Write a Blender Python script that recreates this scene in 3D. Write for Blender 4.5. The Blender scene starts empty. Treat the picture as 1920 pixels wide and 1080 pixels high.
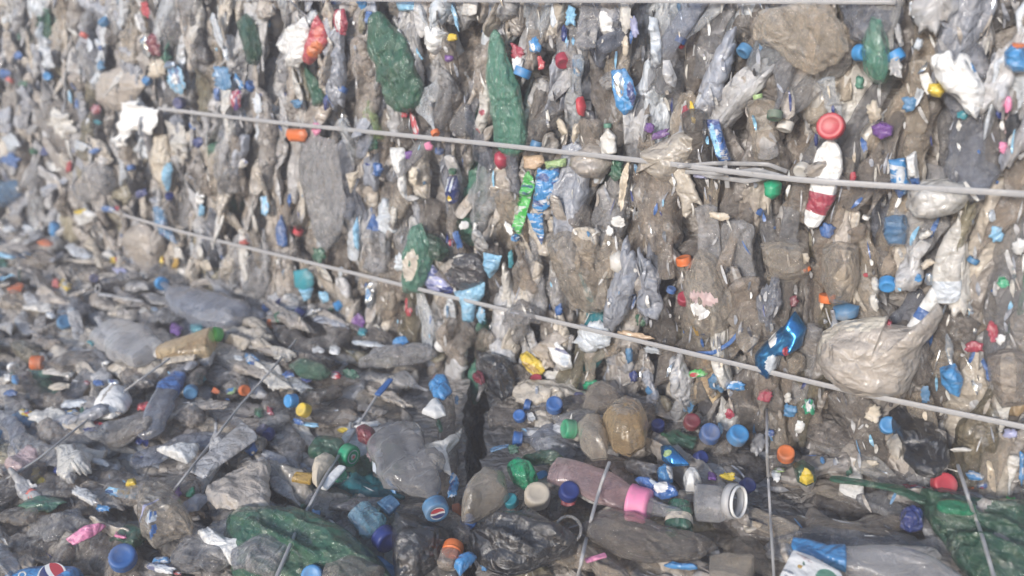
import bpy, math, random
import numpy as np
from mathutils import Vector
from mathutils.bvhtree import BVHTree
random.seed(7); rng = np.random.default_rng(7)
S = bpy.context.scene; COL = S.collection

# ---------------------------------------------------------------- camera, sky, sun, exposure
F, CX, CY = 1493.0, 960.0, 540.0
PITCH = math.radians(18.86)
CAM = np.array([0.0, 0.0, 1.7])
cam = bpy.data.objects.new('camera', bpy.data.cameras.new('camera')); COL.objects.link(cam)
cam.location = CAM; cam.rotation_euler = (math.pi/2 - PITCH, 0, 0)
cam.data.sensor_width = 36; cam.data.lens = 36*F/1920; cam.data.clip_start = .02; cam.data.clip_end = 500
cam.data.dof.use_dof = True; cam.data.dof.focus_distance = 1.22; cam.data.dof.aperture_fstop = 2.3
S.camera = cam
W = bpy.data.worlds.new('World'); S.world = W; W.use_nodes = True
nt = W.node_tree; bg = nt.nodes['Background']
sky = nt.nodes.new('ShaderNodeTexSky'); sky.sky_type = 'NISHITA'; sky.sun_disc = False
SUN_DIR = Vector((-.50, -.72, .29)).normalized()
sky.sun_elevation = math.asin(SUN_DIR.z); sky.sun_rotation = math.atan2(SUN_DIR.x, SUN_DIR.y)
sky.air_density = 1.0; sky.dust_density = 1.0; sky.ozone_density = 2
nt.links.new(sky.outputs[0], bg.inputs[0]); bg.inputs[1].default_value = .075
sun = bpy.data.objects.new('sun', bpy.data.lights.new('sun', 'SUN')); COL.objects.link(sun)
sun.data.energy = 1.5; sun.data.angle = math.radians(10); sun.data.color = (1, .945, .89)
sun.rotation_euler = SUN_DIR.to_track_quat('Z', 'Y').to_euler()
S.view_settings.view_transform = 'Standard'; S.view_settings.look = 'None'
S.cycles.max_bounces = 5; S.cycles.diffuse_bounces = 2; S.cycles.glossy_bounces = 2; S.cycles.transparent_max_bounces = 5; S.cycles.volume_bounces = 0; S.cycles.caustics_reflective = False
S.view_settings.gamma = 1; S.view_settings.exposure = 1.62

# ---------------------------------------------------------------- the two faces of the pile
def unit(v): v = np.asarray(v, float); return v/np.linalg.norm(v)
cp, sp_ = math.cos(PITCH), math.sin(PITCH)
def ray(px, py):
    r, u, f = (px-CX)/F, -(py-CY)/F, 1.0
    return np.array([r, f*cp + u*sp_, -f*sp_ + u*cp])
D1 = unit([-.826, .564, 0])                 # along the wall, to the left and away
NW = unit([-.564, -.826, 0])                # wall normal, towards the camera
D2 = unit([.241, .942, .222])               # across the bale tops, away from the camera
NF = np.cross(D1, D2); NF = unit(NF if NF[2] > 0 else -NF)
D2 = unit(np.cross(NF, D1)); D2 = D2 if D2[1] > 0 else -D2
P0 = CAM + 1.6*ray(900, 670)
def base_y(px): return 30 + .284*(px+1350)
def is_wall(px, py): return py < base_y(px)
def hit(px, py, wall, h=0.0):
    n = NW if wall else NF; d = ray(px, py)
    t = np.dot(P0 + n*h - CAM, n)/np.dot(d, n)
    return CAM + d*t
def to_px(p):
    q = np.atleast_2d(p) - CAM
    f = q[:,1]*cp - q[:,2]*sp_; u = q[:,1]*sp_ + q[:,2]*cp
    return np.stack([CX + F*q[:,0]/f, CY - F*u/f, f], 1)

# ---------------------------------------------------------------- noise
def _h(i):
    n = (i[:,0]*374761393 + i[:,1]*668265263 + i[:,2]*2147483647) & 0xffffffff
    n = ((n ^ (n >> 13))*1274126177) & 0xffffffff
    n = n ^ (n >> 16)
    return (n & 0xffffff)/8388607.5 - 1
def noise(p):
    p = np.asarray(p, float); i = np.floor(p).astype(np.int64); f = p - i; f = f*f*f*(f*(f*6-15)+10)
    o = 0
    for a in (0,1):
        for b in (0,1):
            for c in (0,1):
                w = (f[:,0] if a else 1-f[:,0])*(f[:,1] if b else 1-f[:,1])*(f[:,2] if c else 1-f[:,2])
                o = o + w*_h(i + np.array([a,b,c]))
    return o
def ridge(p): return 1 - 2*np.abs(noise(p))
def worley(p):
    i = np.floor(p).astype(np.int64); best = np.full(len(p), 9.)
    for a in (-1,0,1):
        for b in (-1,0,1):
            for c in (-1,0,1):
                k = i + np.array([a,b,c]); q = k + .5 + .45*np.stack([_h(k), _h(k+101), _h(k+777)], 1)
                best = np.minimum(best, ((p-q)**2).sum(1))
    return np.sqrt(best)
def bulge(P): return .018*noise(P*3.1 + 40) + .008*noise(P*7.7 + 9)

# ---------------------------------------------------------------- materials
PAL = dict(
 white=(.78,.78,.77), dirtywhite=(.60,.58,.54), cream=(.60,.52,.41), tan=(.355,.315,.275), beige=(.45,.405,.345), amber=(.50,.37,.22),
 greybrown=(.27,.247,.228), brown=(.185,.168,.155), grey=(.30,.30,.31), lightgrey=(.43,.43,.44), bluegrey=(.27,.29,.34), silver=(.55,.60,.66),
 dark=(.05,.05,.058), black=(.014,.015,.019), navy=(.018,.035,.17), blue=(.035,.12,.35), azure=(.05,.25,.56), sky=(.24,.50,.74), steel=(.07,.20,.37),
 teal=(.03,.25,.31), green=(.025,.115,.065), seagreen=(.09,.25,.18), emerald=(.015,.33,.16), lime=(.06,.42,.08), palegreen=(.35,.50,.22),
 red=(.46,.045,.06), crimson=(.34,.04,.07), darkred=(.16,.02,.035), coral=(.62,.14,.11), orange=(.66,.16,.04), yellow=(.75,.52,.04), mustard=(.45,.27,.03),
 pink=(.78,.24,.42), palepink=(.50,.36,.36), purple=(.16,.06,.28), lavender=(.36,.38,.62), peach=(.60,.42,.28), olive=(.22,.195,.13))
WORD = dict(dirtywhite='off-white', greybrown='grey-brown', lightgrey='pale grey', bluegrey='blue-grey', dark='dark grey', navy='navy blue',
 azure='bright blue', sky='sky blue', steel='steel blue', seagreen='sea green', lime='bright green', palegreen='pale green', darkred='dark red',
 palepink='pale pink', emerald='emerald green', silver='silvery')
MATS = {}
def mat(kind, col):
    k = kind+'_'+col
    if k in MATS: return k
    m = bpy.data.materials.new(k); m.use_nodes = True; MATS[k] = m
    n, l = m.node_tree.nodes, m.node_tree.links; b = n['Principled BSDF']; out = n['Material Output']
    c = PAL[col]
    fl = n.new('ShaderNodeAttribute'); fl.attribute_name = 'flow'; tc = n.new('ShaderNodeTexCoord'); oi = n.new('ShaderNodeObjectInfo')
    add = n.new('ShaderNodeVectorMath'); add.operation = 'ADD'
    sc = n.new('ShaderNodeMath'); sc.operation = 'MULTIPLY'; sc.inputs[1].default_value = 31.0
    l.new(oi.outputs['Random'], sc.inputs[0]); l.new(tc.outputs['Object'], add.inputs[0]); l.new(sc.outputs[0], add.inputs[1])
    V = add.outputs[0]
    def nz(scale, det=6, dist=0, rough=.6):
        t = n.new('ShaderNodeTexNoise'); t.inputs['Scale'].default_value = scale; t.inputs['Detail'].default_value = det
        t.inputs['Distortion'].default_value = dist; t.inputs['Roughness'].default_value = rough; l.new(V, t.inputs['Vector']); return t.outputs['Fac']
    def streak(su, sv, det, dist, typ='FBM'):
        mp = n.new('ShaderNodeMapping'); mp.inputs['Scale'].default_value = (su, sv, sv); l.new(fl.outputs['Vector'], mp.inputs['Vector'])
        t = n.new('ShaderNodeTexNoise'); t.inputs['Scale'].default_value = 1; t.inputs['Detail'].default_value = det; t.inputs['Distortion'].default_value = dist
        t.noise_type = typ; l.new(mp.outputs[0], t.inputs['Vector']); return t.outputs['Fac']
    def mr(s, a, bb, lo, hi):
        t = n.new('ShaderNodeMapRange'); t.inputs[1].default_value = a; t.inputs[2].default_value = bb
        t.inputs[3].default_value = lo; t.inputs[4].default_value = hi; t.interpolation_type = 'SMOOTHSTEP'; l.new(s, t.inputs[0]); return t.outputs[0]
    def mix(f, A, B):
        t = n.new('ShaderNodeMix'); t.data_type = 'RGBA'; l.new(f, t.inputs['Factor'])
        for s, x in ((6, A), (7, B)):
            if isinstance(x, tuple): t.inputs[s].default_value = (*x, 1)
            else: l.new(x, t.inputs[s])
        return t.outputs[2]
    P = dict(pet=(.46,.13,.46,.5), tint=(.36,.12,.26,.45), film=(.27,.24,.0,.40), print=(.26,.24,0,.40), sheet=(.22,.5,0,.18), cap=(.50,.42,0,.08), metal=(.1,.25,0,.1), dirty=(.7,.33,0,.34), smooth=(.34,.14,.42,.13), mass=(.6,.25,0,.5), strap=(.3,.4,.15,.05))[kind]
    grime, rough, transp, bump = P
    dcol = (.305,.27,.238) if kind != 'sheet' else (.34,.30,.25)
    g = mr(nz(14, 9, .8, .68), .52-.12*grime, .78-.12*grime, 0, min(1, grime*1.1))
    hv = n.new('ShaderNodeHueSaturation'); hv.inputs['Color'].default_value = (*c, 1)
    l.new(mr(oi.outputs['Random'], 0, 1, .72, 1.25) if kind in ('pet','tint','dirty') else mr(oi.outputs['Random'], 0, 1, .9, 1.08), hv.inputs['Value'])
    # thin veil of paler and darker tone, then dust, then dark specks
    tone = mix(mr(nz(5, 3), .35, .65, 0, .38 if kind in ('pet','mass','dirty') else .12), hv.outputs[0], tuple(min(.8, x*1.7+.03) for x in c))
    base = mix(g, tone, dcol)
    if kind == 'print':
        base = mix(mr(streak(55, 190, 2, .6), .56, .6, 0, .85), base, (.62,.63,.66)); base = mix(mr(streak(20, 60, 1, .3), .62, .64, 0, .8), base, (.03,.05,.2))
    if kind not in ('cap','metal','strap','sheet'):
        base = mix(mr(streak(6, 34, 6, 1.4), .50, .70, 0, .42 if kind in ('pet','mass','dirty') else .22), base, tuple(x*.5+.012 for x in dcol) if kind != 'sheet' else (.3,.27,.23))
        base = mix(mr(streak(16, 60, 5, 2.2), .58, .68, 0, .6 if kind in ('pet','mass') else .2), base, (.58,.58,.575))
    specks = mr(nz(75, 4, 0, .75), .62, .74, 0, .55 if kind != 'cap' else .25)
    base = mix(specks, base, (.045,.036,.028))
    l.new(base, b.inputs['Base Color'])
    ra = n.new('ShaderNodeMath'); ra.operation = 'MULTIPLY_ADD'; ra.inputs[1].default_value = .24 if kind in ('pet','tint','film','smooth','mass') else .38; ra.inputs[2].default_value = rough
    l.new(g, ra.inputs[0]); l.new(ra.outputs[0], b.inputs['Roughness'])
    b.inputs['IOR'].default_value = 1.55
    if kind in ('pet','tint','film','mass','print','smooth','dirty'):
        b.inputs['Coat Weight'].default_value = 1 if kind in ('pet','tint') else .7; b.inputs['Coat Roughness'].default_value = .07; b.inputs['Coat IOR'].default_value = 1.6
    if kind == 'metal': b.inputs['Metallic'].default_value = .85
    # creases: stretched ridges from a distorted voronoi plus fine wrinkle
    vo = n.new('ShaderNodeTexVoronoi'); vo.feature = 'DISTANCE_TO_EDGE'; vo.inputs['Scale'].default_value = 34 if kind != 'cap' else 8
    dv = n.new('ShaderNodeVectorMath'); dv.operation = 'ADD'
    nn = n.new('ShaderNodeTexNoise'); nn.inputs['Scale'].default_value = 18; l.new(V, nn.inputs['Vector'])
    ms = n.new('ShaderNodeVectorMath'); ms.operation = 'SCALE'; ms.inputs['Scale'].default_value = .06
    l.new(nn.outputs['Color'], ms.inputs[0]); l.new(V, dv.inputs[0]); l.new(ms.outputs[0], dv.inputs[1]); l.new(dv.outputs[0], vo.inputs['Vector'])
    ad = n.new('ShaderNodeMath'); ad.operation = 'MULTIPLY_ADD'; ad.inputs[1].default_value = .45
    l.new(mr(vo.outputs['Distance'], 0, .25, 0, 1), ad.inputs[0]); l.new(nz(55, 5, 1.5), ad.inputs[2])
    a2 = n.new('ShaderNodeMath'); a2.operation = 'MULTIPLY_ADD'; a2.inputs[1].default_value = 0 if kind in ('cap','strap') else .8
    vf = n.new('ShaderNodeTexVoronoi'); vf.feature = 'F1'; vf.inputs['Scale'].default_value = 1
    vm = n.new('ShaderNodeMapping'); vm.inputs['Scale'].default_value = (38, 85, 85); l.new(fl.outputs['Vector'], vm.inputs['Vector']); l.new(vm.outputs[0], vf.inputs['Vector'])
    a3 = n.new('ShaderNodeMath'); a3.operation = 'MULTIPLY_ADD'; a3.inputs[1].default_value = 1.6 if kind in ('pet','tint','mass') else .9
    l.new(vf.outputs['Distance'], a3.inputs[0]); l.new(streak(10, 42, 3, 1.2), a3.inputs[2])
    l.new(a3.outputs[0], a2.inputs[0]); l.new(ad.outputs[0], a2.inputs[2])
    bp = n.new('ShaderNodeBump'); bp.inputs['Strength'].default_value = min(1, bump*1.8); bp.inputs['Distance'].default_value = .006 if kind != 'cap' else .002
    l.new(a2.outputs[0], bp.inputs['Height']); l.new(bp.outputs[0], b.inputs['Normal']); l.new(bp.outputs[0], b.inputs['Coat Normal'])
    if transp:
        tr = n.new('ShaderNodeBsdfTransparent'); tr.inputs[0].default_value = tuple(min(1, x*1.2+.45) for x in c)+(1,)
        lw = n.new('ShaderNodeLayerWeight'); lw.inputs['Blend'].default_value = .35; l.new(bp.outputs[0], lw.inputs['Normal'])
        tm = n.new('ShaderNodeMath'); tm.operation = 'MULTIPLY'; l.new(mr(lw.outputs['Facing'], .1, .75, 1, .15), tm.inputs[0]); l.new(mr(g, 0, .55, transp*1.6, 0), tm.inputs[1])
        mx = n.new('ShaderNodeMixShader'); l.new(tm.outputs[0], mx.inputs[0])
        l.new(b.outputs[0], mx.inputs[1]); l.new(tr.outputs[0], mx.inputs[2]); l.new(mx.outputs[0], out.inputs['Surface'])
    return k

# ---------------------------------------------------------------- geometry generators -> (verts, quads, ngons, face material index)
FLOW = {}
def keepflow(V, fl): FLOW[id(V)] = (V, fl); return V
def catmull(pts, n):
    pts = np.asarray(pts, float); k = len(pts)
    if k == 2: return pts[0] + (pts[1]-pts[0])*np.linspace(0,1,n)[:,None]
    d = np.r_[0, np.cumsum(np.linalg.norm(np.diff(pts[:,:3],axis=0),axis=1))]; s = np.linspace(0, d[-1], n)
    out = np.stack([np.interp(s, d, pts[:,j]) for j in range(pts.shape[1])], 1)
    for _ in range(max(1, n//8)):
        o = out.copy(); o[1:-1] = (out[:-2]+2*out[1:-1]+out[2:])/4; out = o
    return out
def grid_quads(nu, nv, wrap=True):
    i = np.arange(nu-1)[:,None]; j = np.arange(nv if wrap else nv-1)[None,:]
    a = i*nv + j; b = i*nv + (j+1) % nv
    return np.stack([a, b, b+nv, a+nv], -1).reshape(-1, 4)
PROF = dict(
 bottle=([0,.015,.10,.13,.30,.42,.55,.66,.92,.975,1], [.14,.17,.17,.2,.74,1,.93,1,1,.86,.25]),
 pouch=([0,.04,.12,.3,.6,.85,.96,1], [.15,.5,.8,1,1,.9,.6,.15]),
 rod=([0,.01,.03,.97,.99,1], [.3,.85,1,1,.85,.3]),
 cup=([0,.02,.5,.98,1], [.3,.8,.95,1,.4]),
 jar=([0,.02,.12,.2,.3,.9,.97,1], [.8,.84,.84,.92,1,1,.9,.4]))
def gen_tube(spine, widths, N, ratio=.42, prof='bottle', seed=0, nu=48, nv=44, crush=1.0, twist=.5, fold=.007):
    sp = catmull(np.c_[spine, np.atleast_1d(widths)*np.ones(len(spine))], nu); wid = sp[:,3]; sp = sp[:,:3]
    L = np.linalg.norm(np.diff(sp,axis=0),axis=1).sum()
    T = np.gradient(sp, axis=0); T /= np.linalg.norm(T,axis=1)[:,None]+1e-9
    B = np.cross(N, T); B /= np.linalg.norm(B,axis=1)[:,None]+1e-9; NN = np.cross(T, B)
    s = np.linspace(0,1,nu); r = np.interp(s, *PROF[prof])*wid/2
    so = seed*17.31
    one = lambda f, o: noise(np.c_[s*f*max(L/.2,.5)+so, s*0+o+so, s*0])
    body = np.clip((r/(wid/2+1e-9)-.3)*2, 0, 1)
    wv = r*(1 + crush*.16*one(5, 3)*body); tk = r*(ratio + crush*.22*one(6, 7)*body)
    neck = 1-body; tk = tk*body + r*.9*neck
    tk = np.clip(tk, wid*.02, None)
    tw = twist*one(3, 13)*body; off = crush*.10*wid*one(4.5, 21)
    th = np.linspace(0, 2*np.pi, nv, endpoint=False)
    c, q = np.cos(th), np.sin(th)
    e = .75
    c2 = np.sign(c)*np.abs(c)**e; q2 = np.sign(q)*np.abs(q)**e
    v = wv[:,None]*c2; w = tk[:,None]*q2
    cv = v*np.cos(tw)[:,None] - w*np.sin(tw)[:,None] + off[:,None]; cw = v*np.sin(tw)[:,None]*.6 + w*np.cos(tw)[:,None]
    U = (s*L)[:,None]*np.ones_like(cv)
    q3 = np.stack([U*6+so, cv*46+so, cw*46], -1).reshape(-1,3)
    d = fold*(ridge(q3) - .35) + fold*.7*ridge(np.stack([U*26+so, cv*26, cw*26+so], -1).reshape(-1,3)) + fold*.3*noise(q3*3.1)
    if nu > 30 and prof in ('bottle','pouch','cup') and fold > .0045: d = d*.55 - fold*1.5*(worley(np.stack([U*26+so, cv*44, cw*44], -1).reshape(-1,3))-.5)
    d = (d.reshape(nu, nv)*np.clip(body+.04,0,1)[:,None])*crush*np.clip(wid/.07,.3,1.3)[:,None]
    P = sp[:,None,:] + B[:,None,:]*(cv + d*c)[...,None] + NN[:,None,:]*(cw + d*q)[...,None]
    V = keepflow(P.reshape(-1,3), np.stack([U+so, cv+so*.3, cw], -1).reshape(-1,3))
    return V, grid_quads(nu, nv), [list(range(nv))[::-1], list(range((nu-1)*nv, nu*nv))], None
def gen_lump(poly, wall, h, H, seed=0, fold=.006, fdir=None, rings=13, nb=52, jag=.0, cpx=None, flat=.55, thin=False, patches=(), kindf=True):
    poly = np.asarray(poly, float); so = seed*11.7
    c = poly.mean(0) if cpx is None else np.array(cpx, float)
    k = len(poly); closed = np.r_[poly, poly[:1]]
    d = np.r_[0, np.cumsum(np.linalg.norm(np.diff(closed,axis=0),axis=1))]; s = np.linspace(0, d[-1], nb, endpoint=False)
    b = np.stack([np.interp(s, d, closed[:,j]) for j in (0,1)], 1)
    if jag < .02: b = (np.roll(b,1,0)+2*b+np.roll(b,-1,0))/4
    if jag:
        rr = b - c; a = np.linspace(0, 2*np.pi, nb, endpoint=False)
        b = c + rr*(1 + jag*noise(np.c_[np.cos(a)*5+so, np.sin(a)*5, a*0+so]) + jag*.6*noise(np.c_[np.cos(a)*14, np.sin(a)*14+so, a*0]))[:,None]
    N = NW if wall else NF
    bp = np.array([hit(x, y, wall, h) for x, y in b]); c3 = hit(c[0], c[1], wall, h)
    rad = np.sin(np.linspace(.06, 1, rings)*np.pi/2)
    P = c3 + (bp - c3)[None]*rad[:,None,None]
    pix = c + (b - c)[None]*rad[:,None,None]
    R = rad[:,None]*np.ones(nb)
    A = D1; Bv = unit(np.cross(N, A)); 
    if fdir is not None:
        p2 = hit(c[0]+math.cos(fdir)*30, c[1]+math.sin(fdir)*30, wall, h); A = unit(p2-c3); Bv = unit(np.cross(N, A))
    q = P.reshape(-1,3) - c3; ua, vb = q@A, q@Bv
    f1 = ridge(np.c_[ua*9+so, vb*32+so, ua*0+so]); f2 = ridge(np.c_[ua*38, vb*38+so, ua*0]); f3 = noise(np.c_[ua*12+so, vb*12, ua*0+2.5])
    f2 = f2*.5 - 1.5*(worley(np.c_[ua*30+so, vb*42, ua*0])-.45) if kindf else f2
    fo = (fold*(f1-.3) + fold*.5*f2 + fold*.9*f3).reshape(rings, nb)
    dome = H*np.sqrt(np.clip(1-R**2.6, 0, 1))**(2*flat)
    top = dome + fo*(1 if thin else np.clip(1.15-R**5, .15, 1)); 
    und = top - (.0014 if thin else 0) if thin else -H*.45*np.sqrt(np.clip(1-R**3, 0, 1))
    T_ = P + N*top[...,None]; U_ = P + N*und[...,None]
    nt_ = rings*nb
    V = np.concatenate([T_.reshape(-1,3), U_.reshape(-1,3)]); f0 = np.c_[ua+so, vb+so*.3, top.reshape(-1)]; keepflow(V, np.concatenate([f0, f0+[0,0,.02]]))
    qt = grid_quads(rings, nb); qu = qt[:, ::-1] + nt_
    last = (rings-1)*nb + np.arange(nb); nx = (rings-1)*nb + (np.arange(nb)+1) % nb
    rim = np.stack([last, nx, nx+nt_, last+nt_], 1)
    Q = np.concatenate([qt, qu, rim])
    mi = None
    if patches:
        mi = np.zeros(len(Q)+2, int); fc = pix.reshape(-1,2)[qt].mean(1)
        for idx, (x, y, rx, ry, an) in patches:
            dx, dy = fc[:,0]-x, fc[:,1]-y; ca, sa = math.cos(math.radians(an)), math.sin(math.radians(an))
            e = ((dx*ca+dy*sa)/rx)**2 + ((-dx*sa+dy*ca)/ry)**2
            mi[:len(qt)][e < 1] = idx
    return V, Q, [list(range(nb))[::-1], [nt_+i for i in range(nb)]], mi
def gen_lathe(origin, axis, prof, nv=40, knurl=0, ref=(0,0,1), squash=1.0):
    a = unit(axis); u = np.cross(a, ref); u = unit(u if np.linalg.norm(u) > .1 else np.cross(a, (1,0,0))); v = np.cross(a, u)
    th = np.linspace(0, 2*np.pi, nv, endpoint=False); kn = 1 + knurl*((np.arange(nv) % 2)*2-1)
    rows = []
    for (r, z, kf) in prof:
        rr = r*(1 + (kn-1)*kf)
        rows.append(origin + a*z + u*(np.cos(th)*rr)[:,None] + v*(np.sin(th)*rr*squash)[:,None])
    return np.concatenate(rows), grid_quads(len(prof), nv), [list(range(nv))[::-1], list(range((len(prof)-1)*nv, len(prof)*nv))], None
def cap_prof(r, hgt=1.05):
    H = r*hgt
    return [(r*.80,0,0),(r*1.02,0,.2),(r*1.03,H*.16,.2),(r*.985,H*.2,.2),(r,H*.24,1),(r,H*.86,1),(r*.96,H*.95,.3),(r*.88,H,0),(r*.62,H*1.0,0),(r*.58,H*.975,0),(r*.1,H*.975,0)]
def gen_ribbon(path, width, N, th=.0012):
    P = np.asarray(path); T = np.gradient(P, axis=0); T /= np.linalg.norm(T,axis=1)[:,None]
    B = np.cross(N, T); B /= np.linalg.norm(B,axis=1)[:,None]; NN = np.cross(T, B)
    prof = [(-.5,-1),(-.5,.4),(-.38,.9),(0,1.25),(.38,.9),(.5,.4),(.5,-1),(0,-1)]
    V = np.stack([P + B*(a*width) + NN*(c*th) for a, c in prof], 1)
    n, m = len(P), len(prof)
    return V.reshape(-1,3), grid_quads(n, m), [list(range(m))[::-1], list(range((n-1)*m, n*m))], None

# ---------------------------------------------------------------- registry
ITEMS = []; FILL = []
def item(name, geo, mats, cat=None, label=None, group=None, px=None, parent=None, noun=None, col=None, kind=None, mark=None, smooth=True):
    V, Q, G, mi = geo
    d = dict(name=name, V=V, Q=Q, G=G, mi=mi, mats=mats if isinstance(mats, list) else [mats], cat=cat, label=label, group=group,
             px=px, kids=[], noun=noun, col=col, kind=kind, mark=mark, smooth=smooth, top=parent is None)
    (ITEMS if parent is None else parent['kids']).append(d)
    return d
_seed = [0]
def sd(): _seed[0] += 1; return _seed[0]
TWO = {'pet':'clear','tint':'translucent'}

def wreal(px, py, wall, wpx, lie=False):
    p = hit(px, py, wall); return wpx*to_px(p)[0,2]/F/(1 if wall or not lie else .88)
def put_cap(p, axis, r, ccol, parent=None, hgt=1.05, **kw):
    r *= .73 if not parent else 1
    if not parent and 'disc' not in kw['mark']:
        wall = is_wall(*kw['px']); N = NW if wall else NF; a = unit(axis); Lb = rng.uniform(.09, .13)
        e = a - N*(a@N); e = unit(e) if np.linalg.norm(e) > .05 else D1
        q = np.asarray(p) + a*.002; w0 = min(.06, r*4.2)
        g = gen_tube(np.array([q, q-a*Lb*.35, q-a*Lb*.45-e*Lb*.5-N*.012]), np.array([w0]*3), np.cross(a, np.cross(N, a)+1e-3), .5, 'bottle', sd(), crush=.8, fold=.006)
        parent = item('crushed_bottle', g, mat('pet', random.choice(['greybrown','grey','tan'])), cat='bottle', label='bottle with '+kw['label'], px=kw['px'], noun='bottle', col='grey', mark=kw['mark'])
        kw = {}
    return item('cap' if parent else 'bottle_cap', gen_lathe(p, axis, cap_prof(r, hgt), 44, .035), mat("cap", ccol), parent=parent, **kw)
def B(col, pts, w, cap=None, kind='pet', h=.016, ratio=.45, band=None, label=None, mark=None, prof='bottle', crush=1., name='crushed_bottle', cat='bottle', capr=None, twist=.4, wall=None, fold=.007, bandat=.5, noun='bottle', bandlab='label'):
    mx, my = np.mean([p[0] for p in pts]), np.mean([p[1] for p in pts])
    if wall is None: wall = is_wall(mx, my)
    N = NW if wall else NF
    P = np.array([hit(x, y, wall, h) for x, y in pts]); P = P + N*bulge(P)[:,None]*.6
    wr = wreal(mx, my, wall, w if np.isscalar(w) else np.mean(w), True)
    ws = wr*np.ones(len(pts)) if np.isscalar(w) else wr*np.array(w)/np.mean(w)
    s = sd()
    g = gen_tube(P, ws, N, ratio, prof, s, crush=crush, twist=twist, fold=fold)
    it = item(name, g, mat(kind, col), cat=cat, label=label, px=(mx, my), noun=noun, col=col, mark=mark)
    if cap:
        ax = unit(P[0]-P[1]); r = capr*to_px(P[0])[0,2]/F/2 if capr else min(.017, ws[0]*.24)
        put_cap(P[0]-ax*r*.5, ax, r, cap, parent=it)
        it['capinfo'] = (P[0]-ax*r*.5, ax, r)
    if band:
        nu, nv = 48, 44; a, b_ = int(nu*(bandat-.12)), int(nu*(bandat+.13))
        V = g[0].reshape(nu, nv, 3)[a:b_]; cen = V.mean(1, keepdims=True); V2 = cen + (V-cen)*1.035
        item(bandlab, (V2.reshape(-1,3), grid_quads(b_-a, nv), [], None), mat('film', band), parent=it)
    return it
def Lm(col, pts, H=.018, kind='film', h=.014, label=None, mark=None, name='plastic_scrap', cat='scrap', noun='scrap', fold=.006, fdir=None, jag=.03, patches=(), cpx=None, thin=False, wall=None, flat=.55, rings=14, nb=60):
    pts = [tuple(map(float, p.split(','))) for p in pts.split()] if isinstance(pts, str) else pts
    c = np.mean(pts, 0) if cpx is None else cpx
    if wall is None: wall = is_wall(*c)
    mats = [mat(kind, col)] + [mat(kd, cc) for kd, cc, *_ in patches]
    ps = [(i+1, p[2:]) for i, p in enumerate(patches)]
    g = gen_lump(pts, wall, h, H, sd(), fold, fdir, jag=jag, patches=ps, cpx=cpx, thin=thin, flat=flat, rings=rings, nb=nb)
    if fdir is None: pass
    return item(name, g, mats, cat=cat, label=label, px=tuple(c), noun=noun, col=col, mark=mark)
def blob(cx, cy, w, h, an, k=12, j=.18):
    a = np.linspace(0, 2*np.pi, k, endpoint=False) + rng.uniform(-.12,.12,k); r = 1 + rng.uniform(-j, j, k)
    e = .8
    x = np.sign(np.cos(a))*np.abs(np.cos(a))**e*r*w/2; y = np.sign(np.sin(a))*np.abs(np.sin(a))**e*r*h/2
    ca, sa = math.cos(math.radians(an)), math.sin(math.radians(an))
    return list(zip(cx + x*ca - y*sa, cy + x*sa + y*ca))
# ---------------------------------------------------------------- what the photograph singles out, one call each (pixel positions land on the pile's faces)
# --- wall, upper left
Lm('green', '448,38 462,24 478,42 490,80 492,104 480,124 468,120 458,85', .022, 'tint', label='green bottle squashed into a leaf shape beside a navy strip of plastic', mark='the leaf-shaped green bottle', name='crushed_bottle', cat='bottle', noun='bottle', fdir=1.3)
Lm('tan', '181,160 195,136 229,122 267,139 275,160 250,192 225,209 197,205 181,186', .018, 'dirty', h=.012, label='large tan mud-caked bag bulging above the torn white sheet', mark='the mud-caked tan bag', name='plastic_bag', cat='bag', noun='bag')
Lm('white', '230,192 253,190 260,199 299,204 299,229 290,253 271,252 260,243 243,246 239,274 215,274 218,253 229,225', .006, 'sheet', h=.034, patches=[('dirty','cream',262,240,12,3,15),('dirty','lightgrey',284,200,10,2,10),('dirty','grey',232,262,3,9,5)], label='bright white torn sheet with a ragged tab hanging from its left corner', mark='the torn white sheet with a tab', name='torn_sheet', cat='sheet', noun='sheet', thin=True, jag=.07, fold=.010, rings=20, nb=80)
B('olive', [(360,130),(378,170),(396,216)], 40, label='olive tinted crushed bottle right of the silvery film tuft', mark='the olive bottle')
B('dark', [(352,12),(368,70),(384,122)], 32, label='dark navy-grey flattened bottle high on the wall, leaning left', mark='the dark leaning bottle')
Lm('dirtywhite', '416,170 432,168 438,192 432,205 440,235 447,285 440,285 428,240 418,210', .008, h=.03, label='long white strip of plastic tapering down beside a crimson lump', mark='the long white tapering strip', name='plastic_strip', cat='strip', noun='strip')
Lm('dirtywhite', '310,228 345,235 352,265 352,300 338,305 325,270', .012, h=.022, label='white film mottled with black mud below the wire end', mark='the mottled white film', name='crumpled_film', cat='film', noun='film', jag=.14, fold=.01, patches=[('dirty','brown',325,262,5,12,10),('dirty','brown',343,285,4,8,0)])
Lm('cream', '290,255 312,252 318,285 325,320 318,360 302,352 285,315', .016, h=.02, label='cream pouch with a sky blue stripe down one edge', mark='the cream pouch', name='plastic_pouch', cat='pouch', noun='pouch', patches=[('film','sky',321,335,6,30,0)])
Lm('silver', '2,258 22,248 40,273 22,287', .006, h=.03, label='small silvery square of plastic at the left edge of the wall', mark='the silvery square', name='plastic_scrap')
Lm('steel', '-15,340 30,336 44,352 38,368 12,388 -15,390', .025, 'pet', label='steel blue translucent bottle half out of the bale at the left edge', mark='the steel blue bottle', name='crushed_bottle', cat='bottle', noun='bottle')
Lm('grey', '152,312 185,295 210,315 218,352 195,386 160,380', .03, 'pet', h=.01, label='broad flattened clear bottle bottom above the left end of the lower strap', mark='the broad flattened bottle bottom', name='crushed_bottle', cat='bottle', noun='bottle')
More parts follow.
